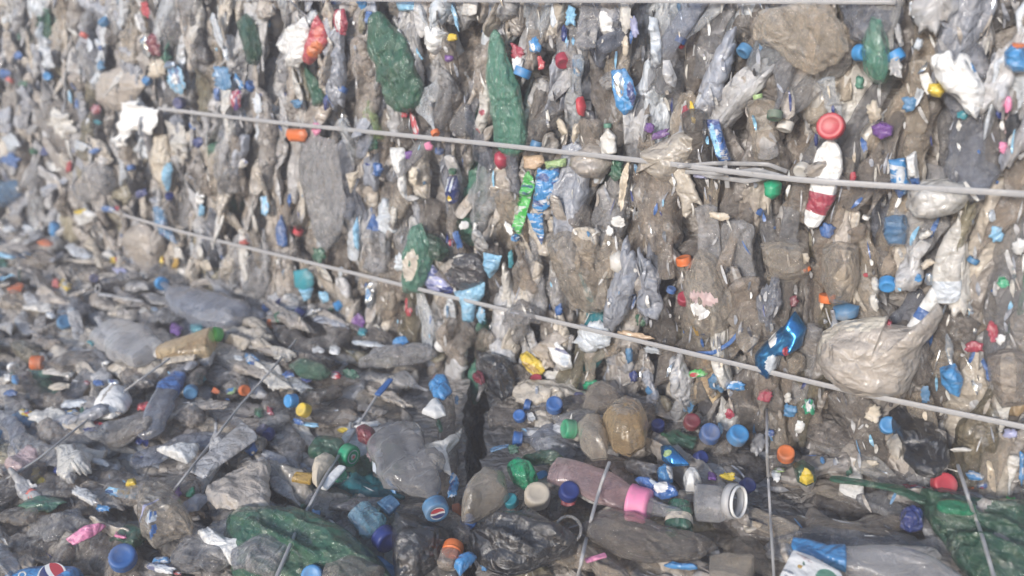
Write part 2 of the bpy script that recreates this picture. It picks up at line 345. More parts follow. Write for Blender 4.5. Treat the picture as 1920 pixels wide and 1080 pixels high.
Lm('greybrown', '70,200 110,185 150,205 165,260 145,300 100,290 70,240', .03, 'pet', h=.002, label='mud-brown crushed bottle behind shredded white film on the left', mark='the mud-brown bottle', name='crushed_bottle', cat='bottle', noun='bottle')
Lm('dirtywhite', '88,228 105,205 125,212 142,240 125,258 108,252', .012, h=.028, name='crumpled_film', cat='film', noun='film', label='shredded off-white film hanging over a mud-brown bottle', mark='the shredded off-white film', jag=.25, fold=.012)
# --- wall, upper middle
Lm('white', '519,84 540,53 568,33 581,48 583,70 575,113 561,123 543,127 536,106 526,95', .016, 'film', h=.034, label='bright white rag of film joined to a red and orange label', mark='the white rag', name='torn_label', cat='label', noun='label', jag=.12, fold=.007, wall=True)
Lm('red', '596,28 610,53 616,77 596,109 582,123 570,116 577,81', .014, 'film', h=.034, label='glossy red label with an orange swirl beside the white rag', mark='the red and orange label', name='torn_label', cat='label', noun='label', patches=[('film','orange',598,92,10,16,20),('film','coral',604,60,5,16,10)])
Lm('crimson', '628,18 645,16 652,44 648,66 634,66 627,40', .012, h=.024, label='crimson and white wrapper near the top, right of the red label', mark='the crimson and white wrapper', name='candy_wrapper', cat='wrapper', noun='wrapper', patches=[('film','white',640,38,5,20,0)])
B('green', [(572,122),(588,155),(604,196)], 33, kind='tint', label='narrow dark green bottle hanging under the red and orange label', mark='the narrow dark green bottle')
B('green', [(704,22),(722,80),(752,140),(770,210)], [60,64,84,92], kind='tint', prof='pouch', h=.03, ratio=.5, twist=1.3, fold=.009, label='big dark green bottle twisted like a rag, swollen at its lower end', mark='the twisted green bottle')
B('seagreen', [(926,56),(936,140),(953,205),(966,292)], [38,56,70,80], kind='tint', prof='pouch', h=.03, ratio=.5, crush=.6, fold=.004, twist=.3, label='tall smooth sea green bottle ending at the upper strap', mark='the tall sea green bottle')
Lm('sky', '745,4 775,0 790,10 784,22 752,22', .012, h=.02, label='sky blue film cap-shaped at the top edge over milky film', mark='the sky blue film at the top', name='crumpled_film', cat='film', noun='film')
Lm('white', '800,45 822,40 838,62 834,92 816,104 803,84', .018, h=.026, label='soft white bundle of film with a yellow corner near the top', mark='the soft white bundle', name='crumpled_film', cat='film', noun='film', jag=.1)
Lm('orange', '540,241 572,242 577,254 572,266 544,265 537,252', .012, 'cap', h=.03, label='orange cap lying flat just below the upper strap', mark='the orange cap under the strap', name='bottle_cap', cat='cap', noun='cap', jag=0, fold=.001)
B('palegreen', [(694,188),(699,225),(704,262)], 36, h=.022, label='pale yellow-green crushed bottle touching the upper strap', mark='the yellow-green bottle')
Lm('dirtywhite', '915,140 926,150 924,190 914,232 902,252 893,244 900,200 904,165', .01, h=.026, label='whitish shard with red print left of the sea green bottle', mark='the whitish shard', name='plastic_scrap', patches=[('film','crimson',909,210,6,6,0),('film','red',896,246,6,7,0)])
Lm('white', '733,276 758,276 762,292 758,310 762,338 763,373 756,368 749,334 742,310 735,296', .009, h=.032, label='white forked strip hanging like a sock just under the upper strap', mark='the sock-like white strip', name='plastic_strip', cat='strip', noun='strip')
Lm('cream', '650,325 674,320 666,345 658,364 655,342', .004, h=.03, label='cream triangular scrap pointing down on the wall middle', mark='the cream triangle')
Lm('lightgrey', '583,253 628,260 640,320 648,390 638,440 610,472 590,440 575,380 560,320 563,280', .014, 'pet', h=.03, label='large smooth grey translucent sheet draped below the upper strap', mark='the grey translucent sheet', name='plastic_sheet', cat='sheet', noun='sheet', fold=.005, fdir=1.5)
Lm('navy', '842,330 856,328 863,350 858,378 848,384 840,362', .012, h=.028, label='navy candy wrapper with pale streaks and a yellow dot', mark='the navy streaked wrapper', name='candy_wrapper', cat='wrapper', noun='wrapper', patches=[('film','silver',846,345,2,14,0),('film','silver',854,345,2,14,0),('film','yellow',851,370,3,5,0)])
Lm('crimson', '932,285 945,280 956,294 952,312 940,318 932,306', .016, 'cap', h=.024, label='round crimson lump just below the strap and the sea green bottle', mark='the crimson lump', name='plastic_scrap', fold=.002)
# --- wall, upper right
Lm('azure', '1147,132 1171,128 1185,148 1193,176 1186,204 1171,216 1157,202 1150,169', .018, h=.03, label='shiny blue and silver foil wrapper high on the wall, oval shaped', mark='the blue and silver oval wrapper', name='candy_wrapper', cat='wrapper', noun='wrapper', fold=.008, fdir=1.4, patches=[('metal','silver',1165,158,9,24,-10),('film','navy',1187,178,5,26,-10)])
B('greybrown', [(1104,92),(1130,180),(1160,276)], 48, h=.014, label='long grey-brown flattened bottle leaning left beside the blue oval wrapper', mark='the long grey-brown bottle')
Lm('red', '1083,182 1093,180 1099,200 1096,219 1087,216 1083,200', .012, 'cap', h=.03, label='upright red oval lid on the wall between two leaning bottles', mark='the red oval lid', name='bottle_cap', cat='cap', noun='cap', fold=.0008, jag=0)
Lm('silver', '1218,30 1232,34 1240,80 1240,122 1228,128 1220,80', .01, h=.022, label='long pale bluish strip near the top right of centre', mark='the pale bluish strip', name='plastic_strip', cat='strip', noun='strip')
Lm('white', '1112,20 1140,14 1160,38 1158,66 1140,72 1120,50', .016, h=.012, label='milky white film clump near the top right of centre', mark='the milky white clump', name='crumpled_film', cat='film', noun='film', jag=.1)
Lm('lightgrey', '1244,112 1256,112 1270,148 1266,165 1252,158 1244,135', .01, h=.022, label='whitish flap at the lower end of a pale bluish strip', mark='the whitish flap')
B('dirtywhite', [(1138,236),(1139,262),(1142,290)], 30, 'seagreen', kind='film', h=.03, crush=.5, label='small white bottle with a greenish cap above the upper strap', mark='the small white bottle', name='small_bottle')
Lm('blue', '1322,225 1347,223 1358,260 1370,299 1350,306 1340,275', .008, h=.03, label='blue label with a pale stripe slanting down to the tangled strap ends', mark='the slanting blue label', kind='print', name='torn_label', cat='label', noun='label', patches=[('film','sky',1345,262,5,34,-20)])
Lm('beige', '1204,284 1241,264 1280,246 1322,244 1334,265 1300,294 1277,317 1262,338 1238,336 1206,318 1194,326', .026, 'dirty', h=.02, label='folded tan bag lump just above the tangled strap ends', mark='the folded tan bag', name='plastic_bag', cat='bag', noun='bag', fold=.009)
Lm('tan', '1075,290 1110,265 1140,280 1148,310 1130,335 1095,332 1070,310', .03, 'dirty', h=.016, label='rounded tan lump of film crossed by the upper strap', mark='the rounded tan lump', name='plastic_bag', cat='bag', noun='bag')
Lm('lime', '992,318 1003,345 990,392 976,442 960,428 972,375 982,330', .01, h=.03, label='bright green strip of label standing upright left of a blue one', mark='the bright green strip', kind='print', name='torn_label', cat='label', noun='label')
Lm('azure', '1010,315 1050,318 1045,350 1032,388 1008,400 998,385 1004,345', .01, h=.03, label='blue crumpled label right of the bright green strip', mark='the blue crumpled label', kind='print', name='torn_label', cat='label', noun='label', fold=.007, jag=.08)
Lm('azure', '988,400 1018,400 1020,440 1016,460 1003,436', .006, h=.035, label='blue triangle of label with a cream edge, under the crumpled blue one', mark='the cream-edged blue triangle', kind='print', name='torn_label', cat='label', noun='label', patches=[('film','cream',990,422,6,40,-28)])
Lm('peach', '982,292 1018,290 1022,305 1010,318 985,318', .01, h=.024, label='peach scrap just under the strap above the bright green strip', mark='the peach scrap')
Lm('palegreen', '1022,302 1062,296 1062,312 1025,318', .01, h=.03, label='pale yellow roll of film lying under the upper strap', mark='the pale yellow roll', name='film_roll', cat='film', noun='roll')
B('lightgrey', [(1420,182),(1428,230),(1440,300)], 36, 'palegreen', h=.026, band='silver', bandat=.42, label='clear bottle with a pale green cap and silver label on the wall', mark='the pale green capped bottle')
Lm('emerald', '1434,340 1452,334 1466,344 1464,364 1450,374 1436,366', .018, 'cap', h=.016, label='green rounded lump under the right end of the tangled straps', mark='the green lump under the strap tangle', name='plastic_scrap', fold=.003)
Lm('beige', '1420,21 1490,4 1554,8 1585,63 1594,95 1568,118 1526,143 1490,125 1452,92 1408,72', .018, 'pet', h=.026, jag=.04, rings=20, nb=80, label='wide beige bag stretched flat along the top of the wall', mark='the wide beige bag', name='plastic_bag', cat='bag', noun='bag', fold=.008, fdir=1.1)
Lm('seagreen', '1635,30 1655,32 1668,80 1674,130 1660,157 1640,157 1620,135 1616,80', .022, 'tint', h=.022, label='pale sea green crushed bottle between two blue caps at top right', mark='the pale sea green bottle', name='crushed_bottle', cat='bottle', noun='bottle', fdir=1.4)
Lm('white', '1744,106 1783,93 1790,116 1800,99 1814,102 1835,141 1848,165 1844,197 1832,224 1811,211 1793,183 1772,172 1758,151 1747,127', .014, 'film', h=.036, label='large bright white torn sheet near the top right corner', mark='the large white torn sheet', name='torn_sheet', cat='sheet', noun='sheet', fold=.008, jag=.04, cpx=(1798,150), patches=[('film','azure',1828,124,5,12,-20)])
Lm('white', '1724,140 1740,136 1750,158 1752,172 1738,178 1728,160', .008, h=.03, label='white scrap with a yellow part left of the large white torn sheet', mark='the white and yellow scrap', patches=[('film','yellow',1750,168,10,12,0)])
Lm('yellow', '1742,156 1762,156 1772,172 1764,184 1746,180 1738,170', .012, h=.03, label='small yellow scrap tucked under the large white torn sheet', mark='the small yellow scrap')
Lm('azure', '1882,98 1900,78 1925,82 1930,136 1900,136 1884,122', .02, h=.026, label='glossy blue wrapper with an orange top at the right edge', mark='the blue wrapper at the edge', name='candy_wrapper', cat='wrapper', noun='wrapper', patches=[('film','orange',1912,78,16,12,0)])
B('white', [(1556,262),(1548,320),(1538,372),(1518,428)], [50,52,48,44], kind='film', prof='pouch', h=.036, ratio=.5, crush=.6, label='white bottle crushed under a big round red lid', mark='the red-lidded white bottle', name='crushed_bottle', band='crimson', bandat=.7)
item('lid', gen_lathe(hit(1559,238,True,.044), unit(NW+np.array([0,-.1,.25])), cap_prof(.0175,.8), 44, .02), mat('cap','red'), parent=ITEMS[-1])
B('lightgrey', [(1735,455),(1712,484)], 22, kind='film', h=.03, crush=.3, prof='rod', name='plastic_tube', cat='tube', noun='tube', label='short white tube leaning left of the mottled white bottle', mark='the short white tube')
B('dirtywhite', [(1800,395),(1786,440),(1776,510),(1778,574)], [50,50,42,44], kind='dirty', h=.034, crush=.9, label='mottled white crushed bottle standing above the tail of the shell-like bag', mark='the mottled white bottle', band='silver', bandat=.86)
B('white', [(1758,543),(1735,580),(1708,622)], 22, kind='film', h=.036, crush=.2, prof='rod', band='blue', bandat=.6, name='plastic_tube', cat='tube', noun='tube', label='thin white tube with a blue band leaning on the shell-like bag', mark='the blue-banded white tube')
Lm('purple', '1634,236 1652,226 1676,236 1672,254 1652,262 1636,252', .014, h=.022, label='purple scrap on the wall right of the big red lid', mark='the purple scrap')
Lm('azure', '1666,299 1698,296 1702,338 1712,352 1687,373 1670,345', .01, h=.03, label='light and dark blue label under the strap, left of the white jug', mark='the two-tone blue label', kind='print', name='torn_label', cat='label', noun='label', patches=[('film','silver',1690,330,8,20,0),('film','blue',1680,362,16,10,0)])
Lm('white', '1700,292 1718,282 1722,320 1727,352 1712,350 1702,330', .01, h=.036, label='white shard with blue fringe standing above the white jug', mark='the white shard with fringe', patches=[('film','blue',1715,340,12,10,0)])
Lm('dirtywhite', '1702,352 1728,338 1775,335 1810,343 1822,365 1812,385 1790,400 1750,408 1715,405 1700,385', .04, 'dirty', h=.026, label='dirty white jug squashed flat on the wall above the mottled bottle', mark='the squashed white jug', name='crushed_jug', cat='jug', noun='jug', fold=.007)
# --- wall, lower half
Lm('white', '138,396 160,390 182,402 175,415 150,424 140,412', .012, h=.03, label='white scrap with a yellow top left of the lower strap end', mark='the white scrap with yellow top', patches=[('film','yellow',152,394,12,7,0)])
Lm('cream', '157,462 170,440 180,452 190,475 192,502 182,500 174,472', .01, h=.03, label='cream strip curling down at the left foot of the wall', mark='the curling cream strip', name='plastic_strip', cat='strip', noun='strip')
Lm('tan', '235,430 270,415 290,440 300,480 292,522 265,528 245,492 232,455', .028, 'dirty', h=.012, label='speckled tan bag at the wall foot, above the blue capped bottle', mark='the speckled tan bag', name='plastic_bag', cat='bag', noun='bag')
Lm('steel', '287,388 308,385 315,430 325,440 332,457 305,442 293,412', .01, h=.026, label='steel blue label hanging behind the lower strap', mark='the steel blue label', kind='print', name='torn_label', cat='label', noun='label')
B('grey', [(694,392),(698,440),(706,512)], [34,54,62], h=.024, kind='pet', band='blue', bandat=.22, label='clear bottle with a blue-violet neck label resting above the lower strap', mark='the violet-necked bottle')
B('blue', [(528,404),(528,432),(530,462)], 27, kind='film', h=.024, crush=.6, label='small blue printed bottle standing on the wall above the lower strap', mark='the small blue printed bottle', name='small_bottle')
Lm('seagreen', '776,424 790,418 804,456 811,491 804,519 790,549 765,549 760,519 765,466', .03, 'tint', h=.026, label='green muddy bottle widening downward behind the lower strap', mark='the widening green bottle', name='crushed_bottle', cat='bottle', noun='bottle', fdir=1.4, patches=[('dirty','beige',786,490,12,28,5)])
Lm('green', '805,438 825,448 842,470 830,492 812,482', .02, 'tint', h=.018, label='green bottle shoulder peeking out right of the widening green bottle', mark='the green shoulder', name='crushed_bottle', cat='bottle', noun='bottle')
Lm('lavender', '797,532 812,496 830,520 854,547 835,554 805,550', .012, h=.024, label='lavender and blue label under the green bottles at the lower strap', mark='the lavender label', kind='print', name='torn_label', cat='label', noun='label', patches=[('film','navy',842,545,14,10,0)])
Lm('dark', '826,498 860,474 895,475 914,505 905,532 870,547 848,530', .026, 'film', h=.026, label='black glossy bag lump between the lavender and sky blue scraps', mark='the black glossy lump', name='plastic_bag', cat='bag', noun='bag', patches=[('dirty','tan',842,498,22,10,-35)])
Lm('sky', '906,473 941,480 934,505 920,522 911,505', .01, h=.034, label='sky blue scrap pinched like a bow above the lower strap', mark='the pinched sky blue scrap')
Lm('sky', '853,546 909,528 908,554 892,575 888,604 871,604 865,568', .012, 'film', h=.026, label='sky blue torn sheet crossed by the lower strap', mark='the sky blue torn sheet', name='torn_sheet', cat='sheet', noun='sheet')
Lm('teal', '552,508 575,502 588,518 588,536 572,546 554,538', .012, 'cap', h=.03, label='round teal blue lid with a sky blue tail below the lower strap', mark='the round teal lid', name='lid', cat='lid', noun='lid', fold=.0015)
Lm('sky', '562,540 588,540 582,560 572,566', .008, h=.028, label='sky blue tail of film hanging from the round teal lid', mark='the sky blue tail')
Lm('beige', '1030,434 1076,425 1117,445 1138,491 1149,547 1145,582 1108,590 1080,575 1057,533 1041,484', .04, 'pet', h=.02, label='large broad beige bottle standing on the wall, white at its foot', mark='the broad beige bottle', name='crushed_bottle', cat='bottle', noun='bottle', fold=.009, fdir=1.25, patches=[('film','white',1095,590,22,14,20)])
Lm('dirtywhite', '1146,478 1160,470 1176,482 1178,502 1164,514 1148,504', .018, 'cap', h=.026, label='round off-white lid right of the broad beige bottle', mark='the round off-white lid', name='lid', cat='lid', noun='lid', fold=.001)
Lm('silver', '1078,640 1090,610 1125,600 1147,625 1142,650 1100,662', .014, 'film', h=.03, label='pale blue clear film covering part of the lower strap', mark='the pale blue film', name='crumpled_film', cat='film', noun='film', jag=.12)
Lm('yellow', '977,663 988,658 1013,677 1022,695 1013,707 995,695 981,677', .012, h=.03, label='folded yellow wrapper at the wall foot right of the black bag', mark='the folded yellow wrapper', name='candy_wrapper', cat='wrapper', noun='wrapper', fdir=.7, patches=[('film','mustard',1002,684,4,16,-50)])
Lm('white', '1026,645 1045,640 1070,668 1074,690 1055,695 1040,675', .008, h=.032, label='white label piece beside the yellow wrapper at the wall foot', mark='the white label piece', kind='print', name='torn_label', cat='label', noun='label', patches=[('film','silver',1062,672,6,10,-30)])
Lm('tan', '998,652 1040,618 1068,636 1032,652 1040,690 1018,690', .014, 'dirty', h=.022, label='brown flap of film behind the yellow wrapper', mark='the brown flap', name='crumpled_film', cat='film', noun='film')
Lm('beige', '1291,495 1315,461 1340,480 1360,512 1381,547 1384,589 1354,627 1315,634 1298,596 1289,547', .04, 'pet', h=.024, label='plump beige bottle with a faded white and orange label', mark='the faded-label bottle', name='crushed_bottle', cat='bottle', noun='bottle', fdir=1.3, patches=[('film','palepink',1338,545,24,12,20),('film','white',1332,568,20,10,40),('film','mustard',1308,612,14,14,0)])
B('blue', [(1300,662),(1340,660),(1370,642),(1396,612)], 7, kind='film', prof='rod', crush=.1, h=.04, name='plastic_strip', cat='strip', noun='strip', label='thin blue curved strip just above the lower strap', mark='the blue curved strip')
Lm('azure', '1490,584 1502,594 1513,617 1503,649 1483,662 1466,662 1459,688 1441,711 1418,692 1416,663 1445,630 1473,607', .026, 'metal', h=.034, label='bright blue foil bag with a white disc and a red dot', mark='the bright blue foil bag', name='foil_bag', cat='bag', noun='bag', fold=.011, fdir=-1.0, cpx=(1462,652), patches=[('film','white',1455,632,9,10,0),('film','silver',1456,675,12,18,0),('film','red',1483,650,6,9,0)])
Lm('beige', '1476,664 1492,657 1509,668 1510,690 1496,704 1479,696', .022, 'pet', h=.03, label='smooth pale oval lid tucked under the bright blue foil bag', mark='the smooth pale oval', name='lid', cat='lid', noun='lid', fold=.002)
Lm('steel', '1562,574 1588,568 1612,574 1608,594 1584,602 1562,596', .016, 'cap', h=.02, label='steel blue tub rim right above the shell-like bag', mark='the steel blue tub', name='plastic_tub', cat='tub', noun='tub', fold=.002)
Lm('tan', '1531,650 1545,620 1580,600 1640,594 1668,589 1662,610 1710,612 1735,598 1757,566 1768,590 1748,630 1726,652 1722,690 1700,737 1650,747 1580,730 1550,702 1533,672', .05, 'dirty', h=.032, label='very large shell-like tan bag with a cream rim and a pointed tail', mark='the shell-like bag', name='plastic_bag', cat='bag', noun='bag', fold=.010, cpx=(1640,668), rings=20, nb=90, patches=[('dirty','cream',1560,615,46,12,-38),('dirty','cream',1620,600,46,9,-5),('dirty','cream',1538,665,10,34,10)])
Lm('azure', '1762,690 1790,680 1807,710 1800,745 1780,737 1765,720', .014, h=.03, label='azure crumpled foil at the right wall foot, below the shell-like bag', mark='the azure foil', name='candy_wrapper', cat='wrapper', noun='wrapper', fold=.01)
Lm('tan', '1850,665 1890,652 1930,665 1930,755 1880,762 1853,720', .035, 'pet', h=.02, label='broad tan bottle base at the right edge over the lower strap', mark='the broad tan bottle', name='crushed_bottle', cat='bottle', noun='bottle')
Lm('beige', '1545,458 1575,448 1608,462 1612,520 1596,566 1560,570 1540,520', .04, 'pet', h=.016, label='tall beige bottle pressed flat above the steel blue tub', mark='the tall beige bottle', name='crushed_bottle', cat='bottle', noun='bottle', fdir=1.6)
Lm('beige', '1428,455 1470,445 1515,460 1520,510 1500,530 1440,525', .035, 'pet', h=.014, label='wide creased tan bottle on the wall above the blue foil bag', mark='the wide creased bottle', name='crushed_bottle', cat='bottle', noun='bottle')
Lm('steel', '1660,405 1698,402 1704,425 1698,458 1668,460 1656,435', .018, 'tint', h=.02, label='translucent blue bottle part below the two-tone blue label', mark='the translucent blue part', name='crushed_bottle', cat='bottle', noun='bottle')
# --- floor, left
B('bluegrey', [(303,530),(340,560),(390,580),(458,600)], [58,66,66,52], 'azure', kind='smooth', h=.04, ratio=.5, crush=.6, fold=.004, capr=24, label='clear bottle with a bright blue cap lying at the wall foot', mark='the clear blue-capped bottle', wall=False)
B('lightgrey', [(196,618),(240,640),(288,668)], [66,76,58], kind='smooth', h=.04, ratio=.5, crush=.5, prof='cup', fold=.004, label='clear bottle bottom lying beside a white wrap and an amber bottle', mark='the clear bottle bottom')
Lm('white', '283,640 315,644 350,632 352,646 322,662 300,672 286,668', .012, 'film', h=.04, label='white twist of film between the clear bottle bottom and amber bottle', mark='the white twist', name='crumpled_film', cat='film', noun='film')
B('amber', [(300,664),(345,660),(402,650)], [34,52,62], kind='smooth', h=.04, ratio=.65, crush=.35, prof='cup', label='amber bottle end lying next to the green cap', mark='the amber bottle', fold=.003)
put_cap(hit(410,628,False,.045), (-.3,-.5,.3), .021, 'lime', cat='cap', label='bright green cap beside the amber bottle', mark='the green cap by the amber bottle', px=(417,625), noun='cap', col='lime')
B('cream', [(308,684),(370,676)], 15, kind='film', h=.04, crush=.5, prof='rod', name='plastic_strip', cat='strip', noun='strip', label='pale strip lying under the amber bottle', mark='the pale strip under the amber bottle')
put_cap(hit(80,680,False,.035), (-1,-.25,.1), .021, 'orange', cat='cap', label='orange-red ribbed cap lying on its side, alone on the left bale', mark='the orange-red ribbed cap', px=(67,683), noun='cap', col='orange', hgt=1.5)
B('bluegrey', [(370,672),(335,715),(305,760),(278,824)], [26,40,42,38], kind='smooth', h=.036, ratio=.5, crush=.6, band='blue', bandat=.4, label='slim clear bottle with a blue label, lying slantwise', mark='the slanted slim bottle')
Lm('white', '176,767 190,742 218,726 239,730 249,749 236,770 208,784 183,785', .028, 'sheet', h=.03, label='white oval pad with a dirty crack across it', mark='the white oval pad', name='foam_pad', cat='pad', noun='pad', fold=.005, patches=[('dirty','tan',212,752,3,24,38)])
Lm('grey', '352,883 454,790 479,809 484,823 398,883 384,899', .006, 'dirty', h=.046, label='flat grey plastic board lying slantwise on the left bale', mark='the flat grey board', name='plastic_board', cat='board', noun='board', fold=.0015, jag=0)
Lm('white', '293,845 330,843 350,836 375,836 368,855 350,870 320,858', .014, 'film', h=.034, label='crumpled white foil left of the flat grey board', mark='the crumpled white foil', name='crumpled_film', cat='film', noun='film', fold=.009, patches=[('film','yellow',322,842,8,5,0)])
Lm('palepink', '11,876 39,848 60,839 79,848 70,864 46,885 21,892', .02, 'film', h=.034, label='pale pink crumpled bottle at the left edge of the bale', mark='the pale pink bottle', name='crushed_bottle', cat='bottle', noun='bottle')
Lm('beige', '262,939 274,911 303,904 324,918 340,939 364,978 360,1000 317,1014 289,1026 266,1003 260,974', .036, 'pet', h=.036, label='dirty clear pouch with blue print lines, near the bottom left', mark='the pouch with blue print', name='plastic_pouch', cat='pouch', noun='pouch', fold=.008, rings=22, nb=90, patches=[('film','lavender',290,980,26,2.6,-28),('film','blue',296,1015,12,2.4,-40),('film','silver',298,1000,13,7,-30),('film','blue',306,994,2,5,15),('film','blue',298,999,2,5,15)])
Lm('tan', '390,915 430,885 475,868 505,866 507,952 450,957 405,952 385,935', .010, 'dirty', h=.034, rings=20, nb=80, label='coarse tan woven cloth folded over the middle of the left bale', mark='the tan woven cloth', name='woven_sack', cat='sack', noun='sack', fold=.012, jag=.08)
Lm('bluegrey', '340,945 375,925 398,930 372,957 350,962', .01, 'tint', h=.034, label='bluish clear tray corner left of the tan woven cloth', mark='the bluish tray corner', name='plastic_tray', cat='tray', noun='tray')
Lm('green', '426,988 450,963 500,958 560,963 620,985 665,1010 700,1040 742,1092 640,1110 520,1110 440,1090 425,1030', .05, 'tint', h=.022, label='big dark green glossy bag filling the bottom of the left bale', mark='the big green bag', name='plastic_bag', cat='bag', noun='bag', fold=.012, rings=24, nb=90, cpx=(575,1040))
B('grey', [(432,1045),(480,1030),(530,1050)], [50,66,50], h=.062, prof='cup', crush=.6, label='grey clear bottle lying over the left half of the big green bag', mark='the grey bottle over the green bag', wall=False)
B('greybrown', [(610,1058),(650,1062),(700,1088)], [56,74,60], h=.062, prof='cup', crush=.6, label='dusty grey bottle lying over the right half of the big green bag', mark='the dusty bottle over the green bag', wall=False)
Lm('white', '370,1006 391,997 422,1015 468,1029 475,1045 447,1068 426,1054 384,1033', .022, 'film', h=.036, label='white dirty bottle sleeve left of the big green bag', mark='the white bottle sleeve', name='bottle_sleeve', cat='sleeve', noun='sleeve', fold=.008, fdir=.5)
put_cap(hit(455,1052,False,.03), (.75,-.2,-.1), .02, 'green', cat='cap', label='dark green cap at the end of the white bottle sleeve', mark='the dark green cap', px=(468,1059), noun='cap', col='green', hgt=1.5)
put_cap(hit(232,1050,False,.03), (.25,-.55,.8), .026, 'blue', cat='cap', label='large blue cap near the bottom left corner', mark='the large blue cap', px=(232,1043), noun='cap', col='blue', hgt=1.2)
Lm('pink', '123,1012 169,989 200,986 178,1003 137,1022', .010, 'film', h=.034, label='pink film strip left of the large blue cap', mark='the pink film strip', name='plastic_strip', cat='strip', noun='strip')
B('green', [(205,1010),(240,1000),(268,1006)], 36, kind='tint', h=.022, label='green crushed bottle under the large blue cap', mark='the green bottle by the blue cap')
CAN = B('azure', [(14,1094),(75,1092),(140,1094)], 56, kind='film', prof='jar', h=.02, crush=.12, ratio=.9, fold=.001, name='drink_can', cat='can', noun='can', label='blue drink can with a red and white roundel in the bottom left corner', mark='the blue drink can')
put_cap(hit(553,751,False,.04), (-.6,-.7,.3), .017, 'azure', cat='cap', label='bright blue cap left of a yellow cap on the left bale', mark='the bright blue cap', px=(546,751), noun='cap', col='azure', hgt=1.4)
put_cap(hit(575,771,False,.035), (-.5,-.6,.6), .017, 'yellow', cat='cap', label='yellow cap right of a bright blue cap', mark='the yellow cap', px=(575,769), noun='cap', col='yellow', hgt=1.3)
SEVEN = B('green', [(652,846),(630,836),(585,828)], [36,46,40], 'emerald', kind='tint', h=.036, ratio=.6, crush=.4, capr=40, label='dark green bottle with a green cap bearing a pale emblem', mark='the green-capped green bottle')
Lm('darkred', '668,812 690,804 706,812 704,828 688,834 672,826', .018, 'film', h=.03, label='dark red crumpled lump above the green-capped green bottle', mark='the dark red lump')
PEPSI = B('grey', [(818,958),(800,915),(768,865),(732,800)], [66,90,96,80], 'steel', kind='smooth', h=.062, ratio=.45, crush=.9, fold=.004, capr=46, label='large clear bottle with a blue cap bearing a round red and blue emblem', mark='the big emblem-capped bottle', wall=False)
Lm('dirtywhite', '793,834 832,830 853,816 866,804 860,827 839,848 846,883 846,895 828,879 804,862', .008, 'film', h=.05, label='ragged whitish film standing at the edge of the dark gap', mark='the ragged film at the gap', name='crumpled_film', cat='film', noun='film', fold=.008, jag=.08)
Lm('cream', '586,886 593,865 614,853 630,860 622,880 606,900 596,915 586,904', .02, 'sheet', h=.04, label='cream curled half of a split tub left of the big capped bottle', mark='the curled cream tub half', name='plastic_tub', cat='tub', noun='tub', fold=.004)
B('white', [(641,868),(622,890),(604,912)], 17, kind='sheet', h=.05, crush=.3, prof='rod', name='plastic_strip', cat='strip', noun='strip', label='rolled white edge beside the curled cream tub half', mark='the rolled white edge')
B('mustard', [(550,888),(586,892)], 24, kind='film', h=.034, crush=.5, prof='cup', name='small_bottle', label='mustard yellow small bottle end pushed under the cream tub half', mark='the mustard bottle end')
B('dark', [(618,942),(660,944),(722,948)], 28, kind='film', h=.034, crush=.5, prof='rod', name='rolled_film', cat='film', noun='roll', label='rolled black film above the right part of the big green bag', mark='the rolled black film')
B('sky', [(722,1010),(700,985),(672,955)], [36,50,46], 'navy', kind='pet', h=.04, crush=.5, ratio=.55, capr=46, label='pale blue clear bottle with a navy cap right of the big green bag', mark='the navy-capped clear bottle')
B('steel', [(742,938),(718,955)], 34, kind='tint', h=.04, crush=.3, prof='cup', name='plastic_cup', cat='cup', noun='cup', label='translucent blue cup just above the navy-capped clear bottle', mark='the translucent blue cup')
put_cap(hit(588,1080,False,.05), (0,-.7,.6), .02, 'azure', cat='cap', label='bright blue cap cut by the bottom edge below the big green bag', mark='the blue cap at the bottom edge', px=(586,1080), noun='cap', col='azure')
Lm('black', '740,967 772,972 850,1001 848,1027 825,1054 790,1080 768,1100 742,1100 736,1030', .035, 'film', h=.03, label='black glossy bag below the big emblem-capped bottle', mark='the black bag at the gap', name='plastic_bag', cat='bag', noun='bag', fold=.013, wall=False)
B('greybrown', [(738,960),(790,962),(850,985),(884,1020)], [26,34,36,28], h=.022, crush=.7, prof='pouch', label='dusty flattened bottle arching over the black bag', mark='the arched dusty bottle', wall=False)
B('tan', [(850,1032),(838,1066)], 32, 'orange', h=.046, crush=.3, ratio=.8, prof='jar', capr=38, name='small_bottle', label='small tan bottle with an orange cap between two black bags', mark='the orange-capped small bottle', wall=False)
Lm('azure', '852,1065 862,1045 885,1037 895,1045 877,1065 862,1080', .01, 'film', h=.052, label='bright blue band scrap right of the orange-capped small bottle', mark='the blue band scrap', wall=False)
Lm('black', '878,1012 905,985 950,973 1010,976 1052,1000 1087,1020 1077,1037 1040,1047 1000,1067 960,1078 920,1072 888,1047', .04, 'film', h=.034, label='ribbed black plastic bag with grey streaks, right of the dark gap', mark='the ribbed black bag', name='plastic_bag', cat='bag', noun='bag', fold=.012, fdir=.35, wall=False, rings=20)
